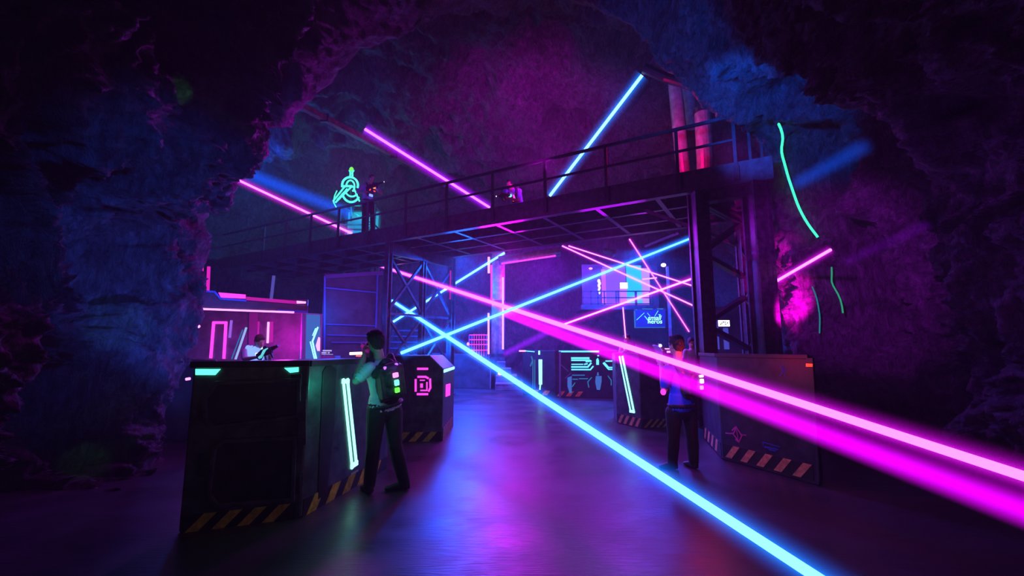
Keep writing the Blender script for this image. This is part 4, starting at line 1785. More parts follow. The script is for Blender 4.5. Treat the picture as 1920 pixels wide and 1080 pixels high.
# ------------------------------------------------------------------ laser beams in the haze
BK = {'blue': ((.24, .80, 1.0), (.0, .12, 1.0), (.0, .40, 1.0)), 'magenta': ((1.0, .27, .95), (.78, .0, .95), (1.0, .03, .95)), 'violet': ((.80, .24, 1.0), (.32, .0, 1.0), (.7, .02, 1.0)),
      'deepblue': ((.02, .2, 1.0), (.0, .09, 1.0), (.0, .1, 1.0)), 'pinkthin': ((1.0, .42, .9), (.6, .0, .8), (1.0, .02, .8))}


def beam(label, p0, p1, kind, rc, rh, cs=2.0, hs=4.0, group='laser beams crossing the arena', power=2.4, far=1.0, ext=1.0):
    a, b = P(*p0), P(*p1)
    b = a + (b - a) * ext
    d = b - a
    L = d.length
    q = d.to_track_quat('Z', 'Y')
    ccol, hcol, icol = BK[kind]
    rc *= .8
    o = None
    if rc > 0:
        mb = MB()
        mb.tube([(0, 0, 0), (0, 0, L)], [rc * far, rc], 8)
        o = mb.build('laser_beam', glow('beam_core_%s_%.2f' % (kind, cs), ccol, cs))
        o.location, o.rotation_mode = a, 'QUATERNION'
        o.rotation_quaternion = q
        tag(o, label, 'laser beam', group)
    mb = MB()
    mb.tube([(0, 0, .0), (0, 0, L)], rh, 16)
    m = halo_mat('beam_haze', hcol, hs, rh, power, icol if rc > 0 else None, (1.1 / rh) * 3.0)
    if o is not None:
        me = mb.mesh('beam_glow', (0, 0, 0), [m])
        g = bpy.data.objects.new('beam_glow', me)
        COL.objects.link(g)
        g.parent = o
    else:
        g = mb.build('laser_beam', m)
        g.location, g.rotation_mode = a, 'QUATERNION'
        g.rotation_quaternion = q
        tag(g, label, 'laser beam', group)
    return g


beam('thick blue beam running from the slim trestle down across the floor to the bottom edge', (735, 564, 21.5), (1560, 1101, 2.55), 'blue', .034, .17, 1.7, 7, far=2.2, ext=1.10)
beam('blue beam from the gun of the player in white shirt up to the right tower', (752, 662, 6.0), (1300, 445, 10.2), 'blue', .026, .15, 1.7, 7)
beam('big magenta beam crossing in front of the player in blue shirt, white-cored', (711, 498, 23.3), (1960, 906, 2.2), 'magenta', .024, .13, 1.5, 8, far=3.0, ext=1.16)
beam('soft magenta beam just below the big magenta one, without a white core', (948, 588, 9.6), (1960, 972, 2.25), 'magenta', 0, .10, 0, 17, power=1.5, ext=1.45)
beam('magenta beam ending at the left part of the catwalk rail', (441, 335, 15.0), (660, 438, 16.4), 'magenta', .045, .26, 2.0, 4)
beam('faint blue beam above the magenta beam at the left rock', (462, 325, 15.6), (660, 402, 17.0), 'deepblue', 0, .36, 0, 2.2, power=1.3)
beam('wide violet beam from the ceiling pole down to the catwalk, left of the crouching player', (684, 242, 12.6), (918, 389, 15.6), 'violet', .05, .3, 1.7, 5)
beam('blue beam leaning steeply down to the catwalk rail from the upper right', (1204, 141, 10.9), (1031, 367, 13.4), 'blue', .055, .3, 2.6, 4)
beam('blue beam far behind the slim trestle, rising to the right', (733, 606, 18.0), (946, 474, 16.9), 'blue', .05, .24, 2.2, 4)
beam('upper double magenta beam behind the right part of the catwalk', (1054, 461, 16.5), (1302, 574, 15.0), 'pinkthin', .03, .16, 1.6, 4)
beam('magenta beam just over the double one, ending at the right tower', (1066, 461, 16.0), (1302, 537, 14.0), 'pinkthin', .025, .14, 1.8, 4)
beam('steep magenta beam down from the catwalk to the right rear floor', (1180, 448, 13.5), (1292, 622, 15.2), 'pinkthin', .022, .14, 1.3, 4)
beam('rising magenta beam below the balcony, ending at the right tower', (1052, 610, 14.0), (1302, 521, 11.6), 'pinkthin', .030, .2, 2.0, 5)
beam('faint violet tail of the rising magenta beam', (945, 664, 17.0), (1052, 610, 14.0), 'violet', 0, .16, 0, 2.5, power=1.3)
beam('short upright pink beam over the player behind the barricade with slanting tubes', (1168, 576, 10.6), (1173, 634, 10.6), 'pinkthin', .016, .08, 1.8, 4)
beam('short magenta beam across the right rock face', (1449, 531, 8.6), (1558, 468, 7.5), 'magenta', .03, .15, 2.0, 5)
beam('faint deep blue beam high on the right rock', (1490, 346, 7.0), (1625, 272, 5.6), 'deepblue', 0, .16, 0, 1.3, power=1.2)
beam('very faint violet beam in the dark of the right rock', (1585, 492, 6.4), (1742, 420, 5.4), 'violet', 0, .1, 0, .6, power=1.2)
mb = MB()
mb.bar(P(1204, 141, 10.9), P(1243, 88, 10.4), .06, .06)
tag(mb.build('steel_rod', surf('rod_reddish', (.22, .06, .12), .5), None), 'thin reddish rod at the upper end of the leaning blue beam', 'rod')  # plain reddish base colour

# laser lines on the right rock, put in as emissive tubes
def wire(name, label, pts, r, mat):  # draws a projected laser line as a glowing tube
    q = []
    for (x0, y0), (x1, y1) in zip(pts[:-1], pts[1:]):
        n = max(2, int(math.hypot(x1 - x0, y1 - y0) / 9))
        for i in range(n):
            h = rock_at(x0 + (x1 - x0) * i / n, y0 + (y1 - y0) * i / n, .09)
            if h is not None:
                q.append(h)
    h = rock_at(*pts[-1], .09)
    if h is not None:
        q.append(h)
    if len(q) < 2:
        return
    keep = [q[0]]
    for p in q[1:]:                                    # no jumps across a gap in the rock
        if (p - keep[-1]).length < 1.2:
            keep.append(p)
    for _ in range(3):
        keep = [keep[0]] + [(a_ + b_ * 2 + c_) / 4 for a_, b_, c_ in zip(keep, keep[1:], keep[2:])] + [keep[-1]]
    mb = MB()
    mb.tube(keep, r, 6)
    return tag(mb.build(name, mat), label, 'glowing wire', 'laser lines on the right rock')


WG = glow('line_green', (.05, 1.0, .52), 1.5)
wire('laser_line', 'long green laser line as glowing tube down the right rock beside the catwalk end', [(1468, 226), (1466, 250), (1465, 290), (1474, 335), (1487, 372), (1504, 408), (1518, 430), (1531, 448)], .022, WG)
wire('laser_line', 'short broken green laser line tube below the magenta beam on the right rock', [(1554, 505), (1555, 520), (1551, 530), (1560, 545), (1573, 560), (1575, 585)], .014, glow('line_green_dim', (.05, .6, .35), .5))
wire('laser_line', 'teal laser line tube low on the right rock, next to the big right barricade', [(1520, 540), (1532, 560), (1535, 600), (1533, 628)], .012, glow('line_teal_dim', (.03, .45, .6), .4))
# ------------------------------------------------------------------ people
def remesh(name, mb, tags, voxel, mats, parent, smooth_it=6, jitter=0.0):
    """one continuous surface out of overlapping closed shapes; each face takes the material of the nearest shape"""
    me = mb.mesh('tmp', (0, 0, 0), [])
    tmp = bpy.data.objects.new('tmp', me)
    COL.objects.link(tmp)
    r = tmp.modifiers.new('r', 'REMESH')
    r.mode = 'VOXEL'
    r.voxel_size = voxel
    if smooth_it:
        sm = tmp.modifiers.new('s', 'SMOOTH')
        sm.factor = 0.5
        sm.iterations = smooth_it
    bpy.context.view_layer.update()
    out = bpy.data.meshes.new_from_object(tmp.evaluated_get(bpy.context.evaluated_depsgraph_get()))
    COL.objects.unlink(tmp)
    bpy.data.objects.remove(tmp)
    out.name = name
    out.materials.clear()
    for m in mats:
        out.materials.append(m)
    n = len(out.vertices)
    co = np.empty(n * 3, np.float32)
    out.vertices.foreach_get('co', co)
    co = co.reshape(-1, 3)
    if len(mats) > 1:
        kd = KDTree(len(mb.v))
        for i, p in enumerate(mb.v):
            kd.insert(p, i)
        kd.balance()
        idx = []
        for p in out.polygons:
            _, i, _ = kd.find(p.center)
            idx.append(tags[i])
        out.polygons.foreach_set('material_index', idx)
    if jitter:
        nn = np.empty(n * 3, np.float32)
        out.vertices.foreach_get('normal', nn)
        co = co + nn.reshape(-1, 3) * ((fbm(co * np.array((70., 70., 26.)), 3) * jitter)[:, None]).astype(np.float32)
    org = np.array(world_loc(parent), np.float32) if parent is not None else np.zeros(3, np.float32)
    co = co - org
    out.vertices.foreach_set('co', co.reshape(-1).astype(np.float32))
    out.polygons.foreach_set('use_smooth', np.ones(len(out.polygons), dtype=bool))
    out.update()
    o = bpy.data.objects.new(name, out)
    COL.objects.link(o)
    if parent is not None:
        o.parent = parent
    return o


class Body(MB):
    def __init__(self):
        super().__init__()
        self.tags = []

    def t(self, k):
        self.tags.extend([k] * (len(self.v) - len(self.tags)))
        return self


SKIN, SHIRT, TROUS, SHOE = 0, 1, 2, 3


def frame(fwd, up=(0, 0, 1)):
    f = Vector(fwd).normalized()
    u = Vector(up)
    r = f.cross(u).normalized()
    u = r.cross(f).normalized()
    return Matrix((r, f, u)).transposed()          # columns right, forward, up


def hand(b, wrist, dirv, palm_n, thumb_side, curl=1.0, sc=1.0):
    """palm, four unequal bent fingers and a thumb; dirv along the fingers, palm_n out of the palm"""
    d = Vector(dirv).normalized()
    n = (Vector(palm_n) - d * Vector(palm_n).dot(d)).normalized()
    sd = d.cross(n).normalized() * thumb_side
    w = Vector(wrist)
    R = Matrix((sd, d, n)).transposed()
    b.ellipsoid(w + d * .045 * sc, (.040 * sc, .055 * sc, .017 * sc), R, 12, 8)
    for k, (off, ln) in enumerate(((.028, .92), (.010, 1.0), (-.009, .94), (-.027, .76))):
        p = w + d * .085 * sc + sd * off * sc
        dd = d.copy()
        for j, sl in enumerate((.036, .026, .020)):
            ax = d.cross(n).normalized()
            ang_ = curl * (0.45, .8, .6)[j]
            dd = (Matrix.Rotation(ang_, 3, ax) @ dd).normalized()
            q = p + dd * sl * ln * sc
            b.cap(p, q, (.0095 - .0008 * j) * sc, (.0088 - .0008 * j) * sc, 8)
            p = q
    p = w + d * .03 * sc + sd * .034 * sc
    td = (d * .65 + sd * .65 + n * .35 * curl).normalized()
    q = p + td * .04 * sc
    b.cap(p, q, .0115 * sc, .0105 * sc, 8)
    td = (d * .85 + n * .6 * curl).normalized()
    b.cap(q, q + td * .03 * sc, .0105 * sc, .009 * sc, 8)


def person(label, J, voxel=.009, shirt=None, head_f=(0, 1, 0), body_f=(0, 1, 0), vest=True, lights=(), belt_lights=(), curlL=1.0, curlR=1.0,
           hand_dirL=None, hand_dirR=None, group='players', face=True, base=None, mats=None, H=.235, hair_mat=None, pack=True, vest_mat=None):
    """J: joints in world coordinates - head, neck, chest, pelvis, and L/R shoulder, elbow, wrist, hip, knee, ankle, toe"""
    J = {k: Vector(v) for k, v in J.items()}
    base = Vector(base) if base is not None else Vector((J['pelvis'].x, J['pelvis'].y, min(J['ankleL'].z, J['ankleR'].z) - .08))
    root = thing('person', label, 'person', base, group)
    b = Body()
    bf_ = Vector(body_f).normalized()
    up = (J['neck'] - J['pelvis']).normalized()
    side = bf_.cross(up).normalized()               # to the person's right
    fw = up.cross(side).normalized()
    # torso
    pv, ck, nk = J['pelvis'], J['chest'], J['neck']
    sw = (J['shoulderR'] - J['shoulderL']).length / 2
    rings = []
    for t, hw, hd in ((-.14, .135, .105), (-.02, .170, .118), (.16, .165, .112), (.36, .160, .108), (.58, .180, .118), (.78, .190, .115), (.92, .165, .095), (1.02, .09, .07)):
        c = pv.lerp(ck, t / .62) if t < .62 else ck.lerp(nk, (t - .62) / .38)
        rings.append((c, side * hw, fw * hd))
    b.loft(rings[2:], 22).t(SHIRT)
    b.loft([(pv - up * .01, side * .183, fw * .128), (pv + up * .05, side * .182, fw * .126), (pv.lerp(ck, .5), side * .168, fw * .116)], 22).t(SHIRT)   # shirt hem
    b.loft([(pv - up * .13, side * .12, fw * .10), (pv - up * .05, side * .165, fw * .118), (pv + up * .02, side * .168, fw * .115)], 22).t(TROUS)
    # neck and head
    hf = Vector(head_f).normalized()
    HR = frame(hf, up if abs(hf.dot(up)) < .8 else (0, 0, 1))
    hc = J['head']
    k = H / .235

    def hp(x, y, z):
        return hc + HR @ Vector((x * k, y * k, z * k))
    b.cap(nk - up * .02, hp(0, -.02, -.06), .058, .054).t(SKIN)
    b.ellipsoid(hp(0, -.012, .028), (.077 * k, .097 * k, .092 * k), HR, 20, 14).t(SKIN)
    b.ellipsoid(hp(0, .026, -.040), (.060 * k, .070 * k, .080 * k), HR, 18, 12).t(SKIN)
    b.ellipsoid(hp(0, .062, -.092), (.034 * k, .030 * k, .026 * k), HR, 12, 8).t(SKIN)
    b.cap(hp(0, .088, .012), hp(0, .108, -.026), .009 * k, .015 * k, 10).t(SKIN)
    b.cap(hp(-.035, .078, .026), hp(.035, .078, .026), .012 * k, .012 * k, 8).t(SKIN)
    b.cap(hp(-.018, .088, -.062), hp(.018, .088, -.062), .010 * k, .010 * k, 8).t(SKIN)
    for sx_ in (-1, 1):
        b.ellipsoid(hp(.076 * sx_, -.008, -.008), (.012 * k, .022 * k, .032 * k), HR, 10, 8).t(SKIN)
    # arms
    for S in 'LR':
        sh, el, wr = J['shoulder' + S], J['elbow' + S], J['wrist' + S]
        b.cap(ck.lerp(sh, .45) + up * .05, sh, .075, .066).t(SHIRT)
        b.cap(sh, sh.lerp(el, .72), .068, .060).t(SHIRT)
        b.cap(sh.lerp(el, .5), el, .047, .041).t(SKIN)
        b.cap(el, el.lerp(wr, .35), .042, .043).t(SKIN)
        b.cap(el.lerp(wr, .3), wr, .043, .028).t(SKIN)
        hd = hand_dirL if S == 'L' else hand_dirR
        hd = Vector(hd) if hd is not None else (wr - el)
        pn = (J.get('grip', wr + fw) - wr)
        inward_ = side * (1 if S == 'L' else -1)
        hand(b, wr, hd, inward_ + up * .3, 1 if S == 'L' else -1, curlL if S == 'L' else curlR)
        b.t(SKIN)
    # legs
    for S in 'LR':
        hi, kn, an, to = J['hip' + S], J['knee' + S], J['ankle' + S], J['toe' + S]
        b.cap(pv.lerp(hi, .8) + up * .02, hi, .095, .098).t(TROUS)
        b.cap(hi, kn, .106, .074).t(TROUS)
        b.cap(kn, kn.lerp(an, .35), .074, .076).t(TROUS)
        b.cap(kn.lerp(an, .3), an, .076, .062).t(TROUS)
        to = to + Vector((0, 0, .012))
        d = to - an
        d.z = 0
        d.normalize()
        heel = Vector((an.x, an.y, to.z)) - d * .055
        b.cap(an, heel + d * .05 + Vector((0, 0, .035)), .045, .045).t(SHOE)
        sd = Vector((0, 0, 1)).cross(d)
        z0 = Vector((0, 0, 1))
        L_ = (to - heel).length
        b.loft([(heel + z0 * .03 - d * .01, sd * .026, z0 * .03), (heel + d * .03 + z0 * .035, sd * .037, z0 * .045), (heel + d * L_ * .5 + z0 * .03, sd * .040, z0 * .042),
                (heel + d * L_ * .8 + z0 * .018, sd * .046, z0 * .028), (heel + d * (L_ - .015) + z0 * .014, sd * .036, z0 * .022), (heel + d * L_ + z0 * .012, sd * .018, z0 * .014)], 14).t(SHOE)
    ms_ = mats or [M_SKIN, shirt or M_SHIRT, M_TROUS, M_SHOE]
    body = remesh('body', b, b.tags, voxel, ms_, root, 5)
    # hair
    hb_ = Body()
    hb_.ellipsoid(hp(0, -.020, .042), (.087 * k, .101 * k, .090 * k), HR, 20, 14)
    hb_.ellipsoid(hp(0, -.055, -.012), (.076 * k, .060 * k, .074 * k), HR, 16, 12)
    hb_.ellipsoid(hp(0, .045, .085), (.062 * k, .045 * k, .034 * k), HR, 14, 10)
    for sx_ in (-1, 1):
        hb_.ellipsoid(hp(.068 * sx_, -.012, .02), (.018 * k, .045 * k, .045 * k), HR, 10, 8)
    remesh('hair', hb_, None, max(.006, voxel * .8), [hair_mat or M_HAIR], root, 2, .010)
    if face:
        for sx_ in (-1, 1):
            e = MB()
            e.ellipsoid(hp(.030 * sx_, .079, .006), (.011 * k, .009 * k, .008 * k), HR, 10, 8, 0)
            e.ellipsoid(hp(.030 * sx_, .0865, .006), (.005 * k, .004 * k, .005 * k), HR, 8, 6, 1)
            e.build('eye', [M_EYE, M_BLACK], root, smooth=True)
        e = MB()
        e.ellipsoid(hp(0, .097, -.062), (.022 * k, .006 * k, .007 * k), HR, 12, 6)
        e.build('mouth', M_LIP, root, smooth=True)
    # vest
    if vest:
        v = Body()
        Rv = Matrix((side, fw, up)).transposed()
        v.ellipsoid(ck - fw * .085 - up * .02, (.150, .062, .27), Rv)
        v.box(ck - fw * .112 - up * .01, (.25, .05, .40), R=Rv)
        v.ellipsoid(ck + fw * .085 - up * .02, (.150, .065, .26), Rv)
        v.box(ck + fw * .115 - up * .02, (.24, .05, .36), R=Rv)
        for S, sg in (('L', -1), ('R', 1)):
            sp_ = ck.lerp(nk, .75) + side * .115 * sg
            v.cap(sp_ - fw * .11 - up * .07, sp_ + up * .075, .045, .042)
            v.cap(sp_ + up * .075, sp_ + fw * .11 - up * .07, .042, .045)
        if pack:
            Rv = Matrix((side, fw, up)).transposed()
            v.box(ck - fw * .155 + up * .0, (.27, .12, .33), R=Rv)
            v.ellipsoid(ck - fw * .19 + up * .12, (.125, .06, .085), Rv)
            v.ellipsoid(ck - fw * .19 - up * .09, (.115, .055, .10), Rv)
            v.ellipsoid(ck - fw * .20 + up * .02, (.10, .06, .12), Rv)
        vo = remesh('laser_vest', v, None, max(.008, voxel), [vest_mat or M_VEST], root, 3, .0015)
        Rv = Matrix((side, fw, up)).transposed()
        for (x, f_, z, m, sz) in lights:
            l = MB()
            c = ck + side * x + fw * f_ + up * z
            l.box(c, (sz[0], sz[1], sz[2]), R=Rv)
            l.build('vest_light', m, vo, bevel=min(sz) * .3)
        bl = MB()
        bp_ = pv.lerp(ck, .12)
        pts = [bp_ + side * (math.cos(a) * .186) + fw * (math.sin(a) * .140) for a in [2 * PI * i / 20 for i in range(20)]]
        bl.tube(pts, .018, 6, closed=True)
        bl.build('waist_belt', M_VEST, vo)
    return root


def gun(label, muzzle, butt, up=(0, 0, 1), accent=None, acc_name='glow_panel', sc=1.0, tip=None, group='laser guns', side_panel=None):
    """chunky toy rifle from butt to muzzle"""
    m_, b_ = Vector(muzzle), Vector(butt)
    d = (m_ - b_).normalized()
    u = Vector(up)
    r = d.cross(u).normalized()
    u = r.cross(d).normalized()
    L = (m_ - b_).length
    c0 = b_.lerp(m_, .4)
    root = thing('laser_gun', label, 'toy gun', c0, group)

    def q(x, z, y=0.0):
        return b_ + d * (x * L) + u * z * sc + r * y * sc

    def pr(mb, pts, w, mi=0):
        mb.prism([q(x, z, -w / 2) for x, z in pts], r * w * sc, mi)
    mb = MB()
    pr(mb, [(.02, -.05), (.10, -.07), (.26, -.02), (.34, -.04), (.62, -.045), (.70, -.02), (.70, .05), (.55, .075), (.30, .075), (.10, .05), (.02, .045)], .062)
    mb.build('gun_body', M_BLACK, root, bevel=.006)
    mb = MB()
    pr(mb, [(.70, -.015), (.90, -.005), (.90, .04), (.70, .048)], .04)
    mb.tube([q(.88, .018), q(1.0, .018)], [.022 * sc, .026 * sc], 12)
    mb.build('barrel', M_BLACK, root, bevel=.004)
    mb = MB()
    pr(mb, [(.30, -.03), (.37, -.03), (.33, -.15), (.25, -.14)], .036)
    mb.build('grip', M_BLACK, root, bevel=.006)
    mb = MB()
    pr(mb, [(.56, -.04), (.64, -.04), (.62, -.12), (.56, -.12)], .034)
    mb.build('fore_grip', M_BLACK, root, bevel=.006)
    mb = MB()
    pr(mb, [(.38, .075), (.56, .075), (.54, .105), (.40, .105)], .03)
    mb.build('sight', M_BLACK, root, bevel=.004)
    if side_panel is not None:
        for s_ in (-1, 1):
            mb = MB()
            mb.prism([q(x, z, s_ * .033) for x, z in ((.08, -.045), (.2, -.05), (.5, .03), (.62, .04), (.60, .055), (.4, .055), (.22, .0), (.08, -.01))], r * s_ * .006 * sc)
            mb.build(acc_name, side_panel, root)
    if tip is not None:
        mb = MB()
        mb.ellipsoid(q(1.0, .018), (.02 * sc, .02 * sc, .02 * sc))
        mb.build('muzzle_light', tip, root)
    return root


Z_ = Vector((0, 0, 1))
# --- 1. player in white shirt, left foreground
fw1 = Vector((-.62, .78, 0)).normalized()
J = dict(head=P(704, 641, 4.93), neck=P(712, 676, 5.02), chest=P(722, 712, 5.06), pelvis=P(722, 763, 5.10),
         shoulderL=P(694, 690, 4.90), elbowL=P(668, 714, 4.82), wristL=P(683, 667, 4.94),
         shoulderR=P(744, 690, 5.19), elbowR=P(728, 706, 5.42), wristR=P(695, 668, 5.18),
         hipL=P(706, 772, 5.02), kneeL=P(700, 840, 4.96), ankleL=P(693, 898, 5.02), toeL=None,
         hipR=P(737, 772, 5.16), kneeR=P(741, 836, 5.06), ankleR=P(758, 898, 5.13), toeR=None)
for S in 'LR':
    a = J['ankle' + S]
    a.z = .085
J['toeL'] = Vector((J['ankleL'].x - .12, J['ankleL'].y + .15, 0))
J['toeR'] = Vector((J['ankleR'].x - .20, J['ankleR'].y - .04, 0))
LT = (.045, .022, .05)
person('player in white shirt seen from behind, aiming over the big left barricade', J, .0075, None, (-.72, .69, -.02), fw1,
       lights=((-.075, -.215, .155, glow('vest_violet', (.45, .12, 1), 1.8), (.03, .03, .05)), (.05, -.215, .165, glow('vest_violet', (0, 0, 0), 0), (.04, .03, .05)),
               (.012, -.262, .075, glow('vest_magenta', (.85, .2, 1), 2.4), (.06, .03, .05)), (.012, -.270, -.005, glow('vest_mint', (.15, 1, .75), 2.2), (.05, .03, .06)),
               (.012, -.262, -.085, glow('vest_green', (.1, 1, .05), 2.4), (.05, .03, .05))),
       hand_dirL=(-.35, .6, .75), hand_dirR=(-.5, .6, .6))
gun('black laser gun held to the cheek by the player in white shirt', P(676, 648, 5.42), P(697, 664, 4.95), sc=.8)

# --- 2. player in blue-lit shirt, right foreground
fw2 = Vector((-.60, .80, 0)).normalized()
M_SHIRT_B = surf('blue_cotton', (.04, .10, .72), .8, 0, .12, 10, .15)
J = dict(head=P(1267, 647, 5.90), neck=P(1272, 681, 5.96), chest=P(1276, 712, 5.97), pelvis=P(1277, 765, 5.97),
         shoulderL=P(1251, 695, 5.84), elbowL=P(1244, 730, 5.80), wristL=P(1237, 690, 5.68),
         shoulderR=P(1301, 694, 6.12), elbowR=P(1300, 724, 5.82), wristR=P(1262, 690, 5.66),
         hipL=P(1263, 774, 5.95), kneeL=P(1263, 822, 5.93), ankleL=P(1261, 870, 5.97), toeL=None,
         hipR=P(1292, 774, 6.02), kneeR=P(1298, 824, 5.99), ankleR=P(1301, 870, 6.02), toeR=None)
J['elbowR'] = P(1302, 728, 6.25); J['wristR'] = P(1256, 682, 6.28); J['elbowL'] = P(1245, 731, 5.90); J['wristL'] = P(1240, 684, 6.12)
for S in 'LR':
    J['ankle' + S].z = .085
J['toeL'] = Vector((J['ankleL'].x - .16, J['ankleL'].y + .06, 0))
J['toeR'] = Vector((J['ankleR'].x - .05, J['ankleR'].y + .19, 0))
VR = glow('vest_red', (1, .03, .05), 2.2)
person('player in blue shirt seen from behind, vest glowing red', J, .0075, M_SHIRT_B, (-.42, .90, -.02), fw2,
       lights=((-.055, -.215, .15, glow('vest_white', (1, .85, .95), 2.4), (.025, .03, .05)), (.075, -.215, .135, glow('vest_pink', (1, .3, .75), 2.2), (.05, .03, .06)),
               (.05, -.262, .055, WHITE, (.07, .03, .03)), (.045, -.270, -.005, glow('vest_lime', (.65, 1, .25), 2.2), (.055, .03, .055)),
               (.045, -.262, -.085, glow('vest_pinkred', (1, .2, .35), 2.4), (.05, .03, .05))),
       hand_dirL=(-.3, .6, .7), hand_dirR=(-.5, .7, .3))
gun('black laser gun with a white light, raised by the player in blue shirt', P(1226, 650, 6.75), P(1247, 664, 6.18), sc=.9, tip=None)
mb = MB()
mb.ellipsoid(P(1238, 648, 6.3), (.022, .022, .022))
g_ = [o for o in bpy.data.objects if o.name.startswith('laser_gun')][-1]
tag(mb.build('gun_light', WHITE, g_), 'white light on top')
mb = MB()
mb.ellipsoid(P(1243.5, 735, 5.86), (.035, .03, .04))  # emissive blob standing in for the pink patch at the elbow
hl = tag(mb.build('hip_lamp', PINK, None, origin=P(1243.5, 735, 5.86)), 'pink glowing blob at the left elbow of the player in blue shirt', 'lamp')

# --- 3. player standing on the catwalk
cz = ZD
c3 = N(u_of(691) - .1, .75)
Y3 = c3.y
fw3 = Vector((.80, -.60, 0)).normalized()


def cw(px, py, dY=0.0):
    return P(px, py, Y3 + dY)


J = dict(head=cw(697, 334), neck=cw(693, 347), chest=cw(691, 359), pelvis=cw(690, 379),
         shoulderL=cw(705, 350, .10), elbowL=cw(716, 363, -.10), wristL=cw(708, 359, -.32),
         shoulderR=cw(680, 350, -.10), elbowR=cw(670, 361, -.12), wristR=cw(683, 361, -.34),
         hipL=cw(696, 383, .03), kneeL=cw(698, 405, .03), ankleL=cw(699, 429, .03), toeL=None,
         hipR=cw(684, 383, -.03), kneeR=cw(683, 405, -.03), ankleR=cw(682, 429, -.03), toeR=None)
for S in 'LR':
    J['ankle' + S].z = cz + .085
    J['toe' + S] = Vector((J['ankle' + S].x + (.16 if S == 'L' else .10), J['ankle' + S].y - .14, cz))
person('player standing on the catwalk beside the green neon emblem, gun held level', J, .012, surf('lilac_cotton', (.35, .42, .8), .8), (.75, -.66, -.1), fw3,
       lights=((-.10, .150, .13, ORANGE, (.08, .04, .07)), (-.12, .148, .02, RED, (.06, .03, .04)), (.0, .155, -.16, glow('vest_blue', (.12, .2, 1), 2.6), (.13, .05, .08)),
               (.07, .155, .02, RED, (.07, .04, .06)), (.0, .155, .10, glow('vest_skyblue', (.3, .6, 1), 1.5), (.04, .03, .03))),
       hand_dirL=(.6, -.5, .2), hand_dirR=(.8, -.3, .1), mats=[M_SKIN, surf('lilac_cotton', (0, 0, 0)), M_TROUS, M_SHOE], pack=False)
gun('black laser gun held level by the player on the catwalk', cw(720, 342, -.55), cw(686, 354, -.40), sc=1.0, tip=glow('tip_pale', (1, .6, .8), 1.4))

# --- 4. player crouching on the catwalk
c4 = N(u_of(962), .95)
Y4 = c4.y


def cx(px, py, dY=0.0):
    return P(px, py, Y4 + dY)


J = dict(head=cx(955, 346, -.15), neck=cx(960, 354, -.02), chest=cx(966, 364, .18), pelvis=cx(976, 376, .50),
         shoulderL=cx(974, 358, .05), elbowL=cx(972, 377, -.22), wristL=cx(953, 371, -.28),
         shoulderR=cx(948, 357, .02), elbowR=cx(944, 376, -.12), wristR=cx(938, 371, -.26),
         hipL=cx(985, 377, .55), kneeL=cx(998, 379, .85), ankleL=cx(1000, 380, 1.22), toeL=None,
         hipR=cx(968, 377, .58), kneeR=cx(972, 379, .98), ankleR=cx(975, 380, 1.35), toeR=None)
for S in 'LR':
    J['hip' + S].z = cz + .16
    J['knee' + S].z = cz + .10
    J['ankle' + S].z = cz + .10
    J['toe' + S] = J['ankle' + S] + Vector((.06, .12, -.08))
    J['elbow' + S].z = max(J['elbow' + S].z, cz + .06)
J['pelvis'].z = cz + .20
person('player lying low behind the catwalk rail with pink and green vest lights', J, .012, surf('sky_cotton', (.25, .45, .9), .8), (-.45, -.85, .05), (-.35, -.90, -.1),
       lights=((-.10, .150, .10, glow('vest_pink', (0, 0, 0), 0), (.06, .05, .08)), (.12, .150, .14, glow('vest_lime', (0, 0, 0), 0), (.07, .05, .05)),
               (.10, .160, .06, glow('vest_mint', (0, 0, 0), 0), (.09, .05, .07)), (.0, .160, .0, PINK, (.05, .05, .13)), (.02, .165, -.09, RED, (.10, .05, .06))),
       base=(c4.x, c4.y, cz), pack=False)
gun('laser gun with a white tip poking under the catwalk mid rail', cx(931, 369, -.42), cx(953, 366, -.26), sc=.8, tip=WHITE)

# --- 5. player in the booth
Y5 = 8.75


def c5(px, py, dY=0.0):
    return P(px, py, Y5 + dY)


fw5 = Vector((.82, -.57, 0)).normalized()
J = dict(head=c5(487.5, 640, -.06), neck=c5(477, 654), chest=c5(475, 672), pelvis=c5(474, 706),
         shoulderL=c5(490, 657, .14), elbowL=c5(506, 676, .0), wristL=c5(505, 663, -.20),
         shoulderR=c5(459, 660, -.14), elbowR=c5(459, 674, -.22), wristR=c5(480, 670, -.32),
         hipL=c5(481, 712, .03), kneeL=c5(482, 755, .0), ankleL=c5(482, 800, .05), toeL=None,
         hipR=c5(467, 712, -.03), kneeR=c5(465, 755, -.05), ankleR=c5(464, 800, -.05), toeR=None)
for S in 'LR':
    J['ankle' + S].z = .085
    J['toe' + S] = Vector((J['ankle' + S].x + .14, J['ankle' + S].y - .15, 0))
person('player in front of the pink booth, head bowed over the gun', J, .009, M_SHIRT, (.80, -.50, -.42), fw5,
       lights=((-.115, .10, .185, glow('vest_ice', (.7, .95, 1), 1.6), (.06, .03, .05)), (-.06, .150, .10, glow('vest_rose', (1, .5, .9), 1.8), (.04, .03, .03)),
               (.02, .155, .08, glow('vest_ice', (0, 0, 0), 0), (.04, .03, .05)), (-.04, .155, .03, glow('vest_ice', (0, 0, 0), 0), (.06, .03, .02))),
       hand_dirL=(.6, -.4, .2), hand_dirR=(.8, -.3, .1), vest_mat=surf('vest_blue', (.02, .03, .30), .45, 0, .4, 22, .3), hair_mat=surf('brown_hair', (.10, .03, .03), .5, 0, .6, 60, .6), pack=False)
gun('black and cyan laser gun held by the player at the pink booth', c5(522, 650, -.42), c5(482, 670, -.45), sc=1.15, side_panel=glow('gun_cyan', (.15, .75, .9), .9), tip=None)

# --- 6. player behind the barricade with slanting tubes
Y6 = 10.8


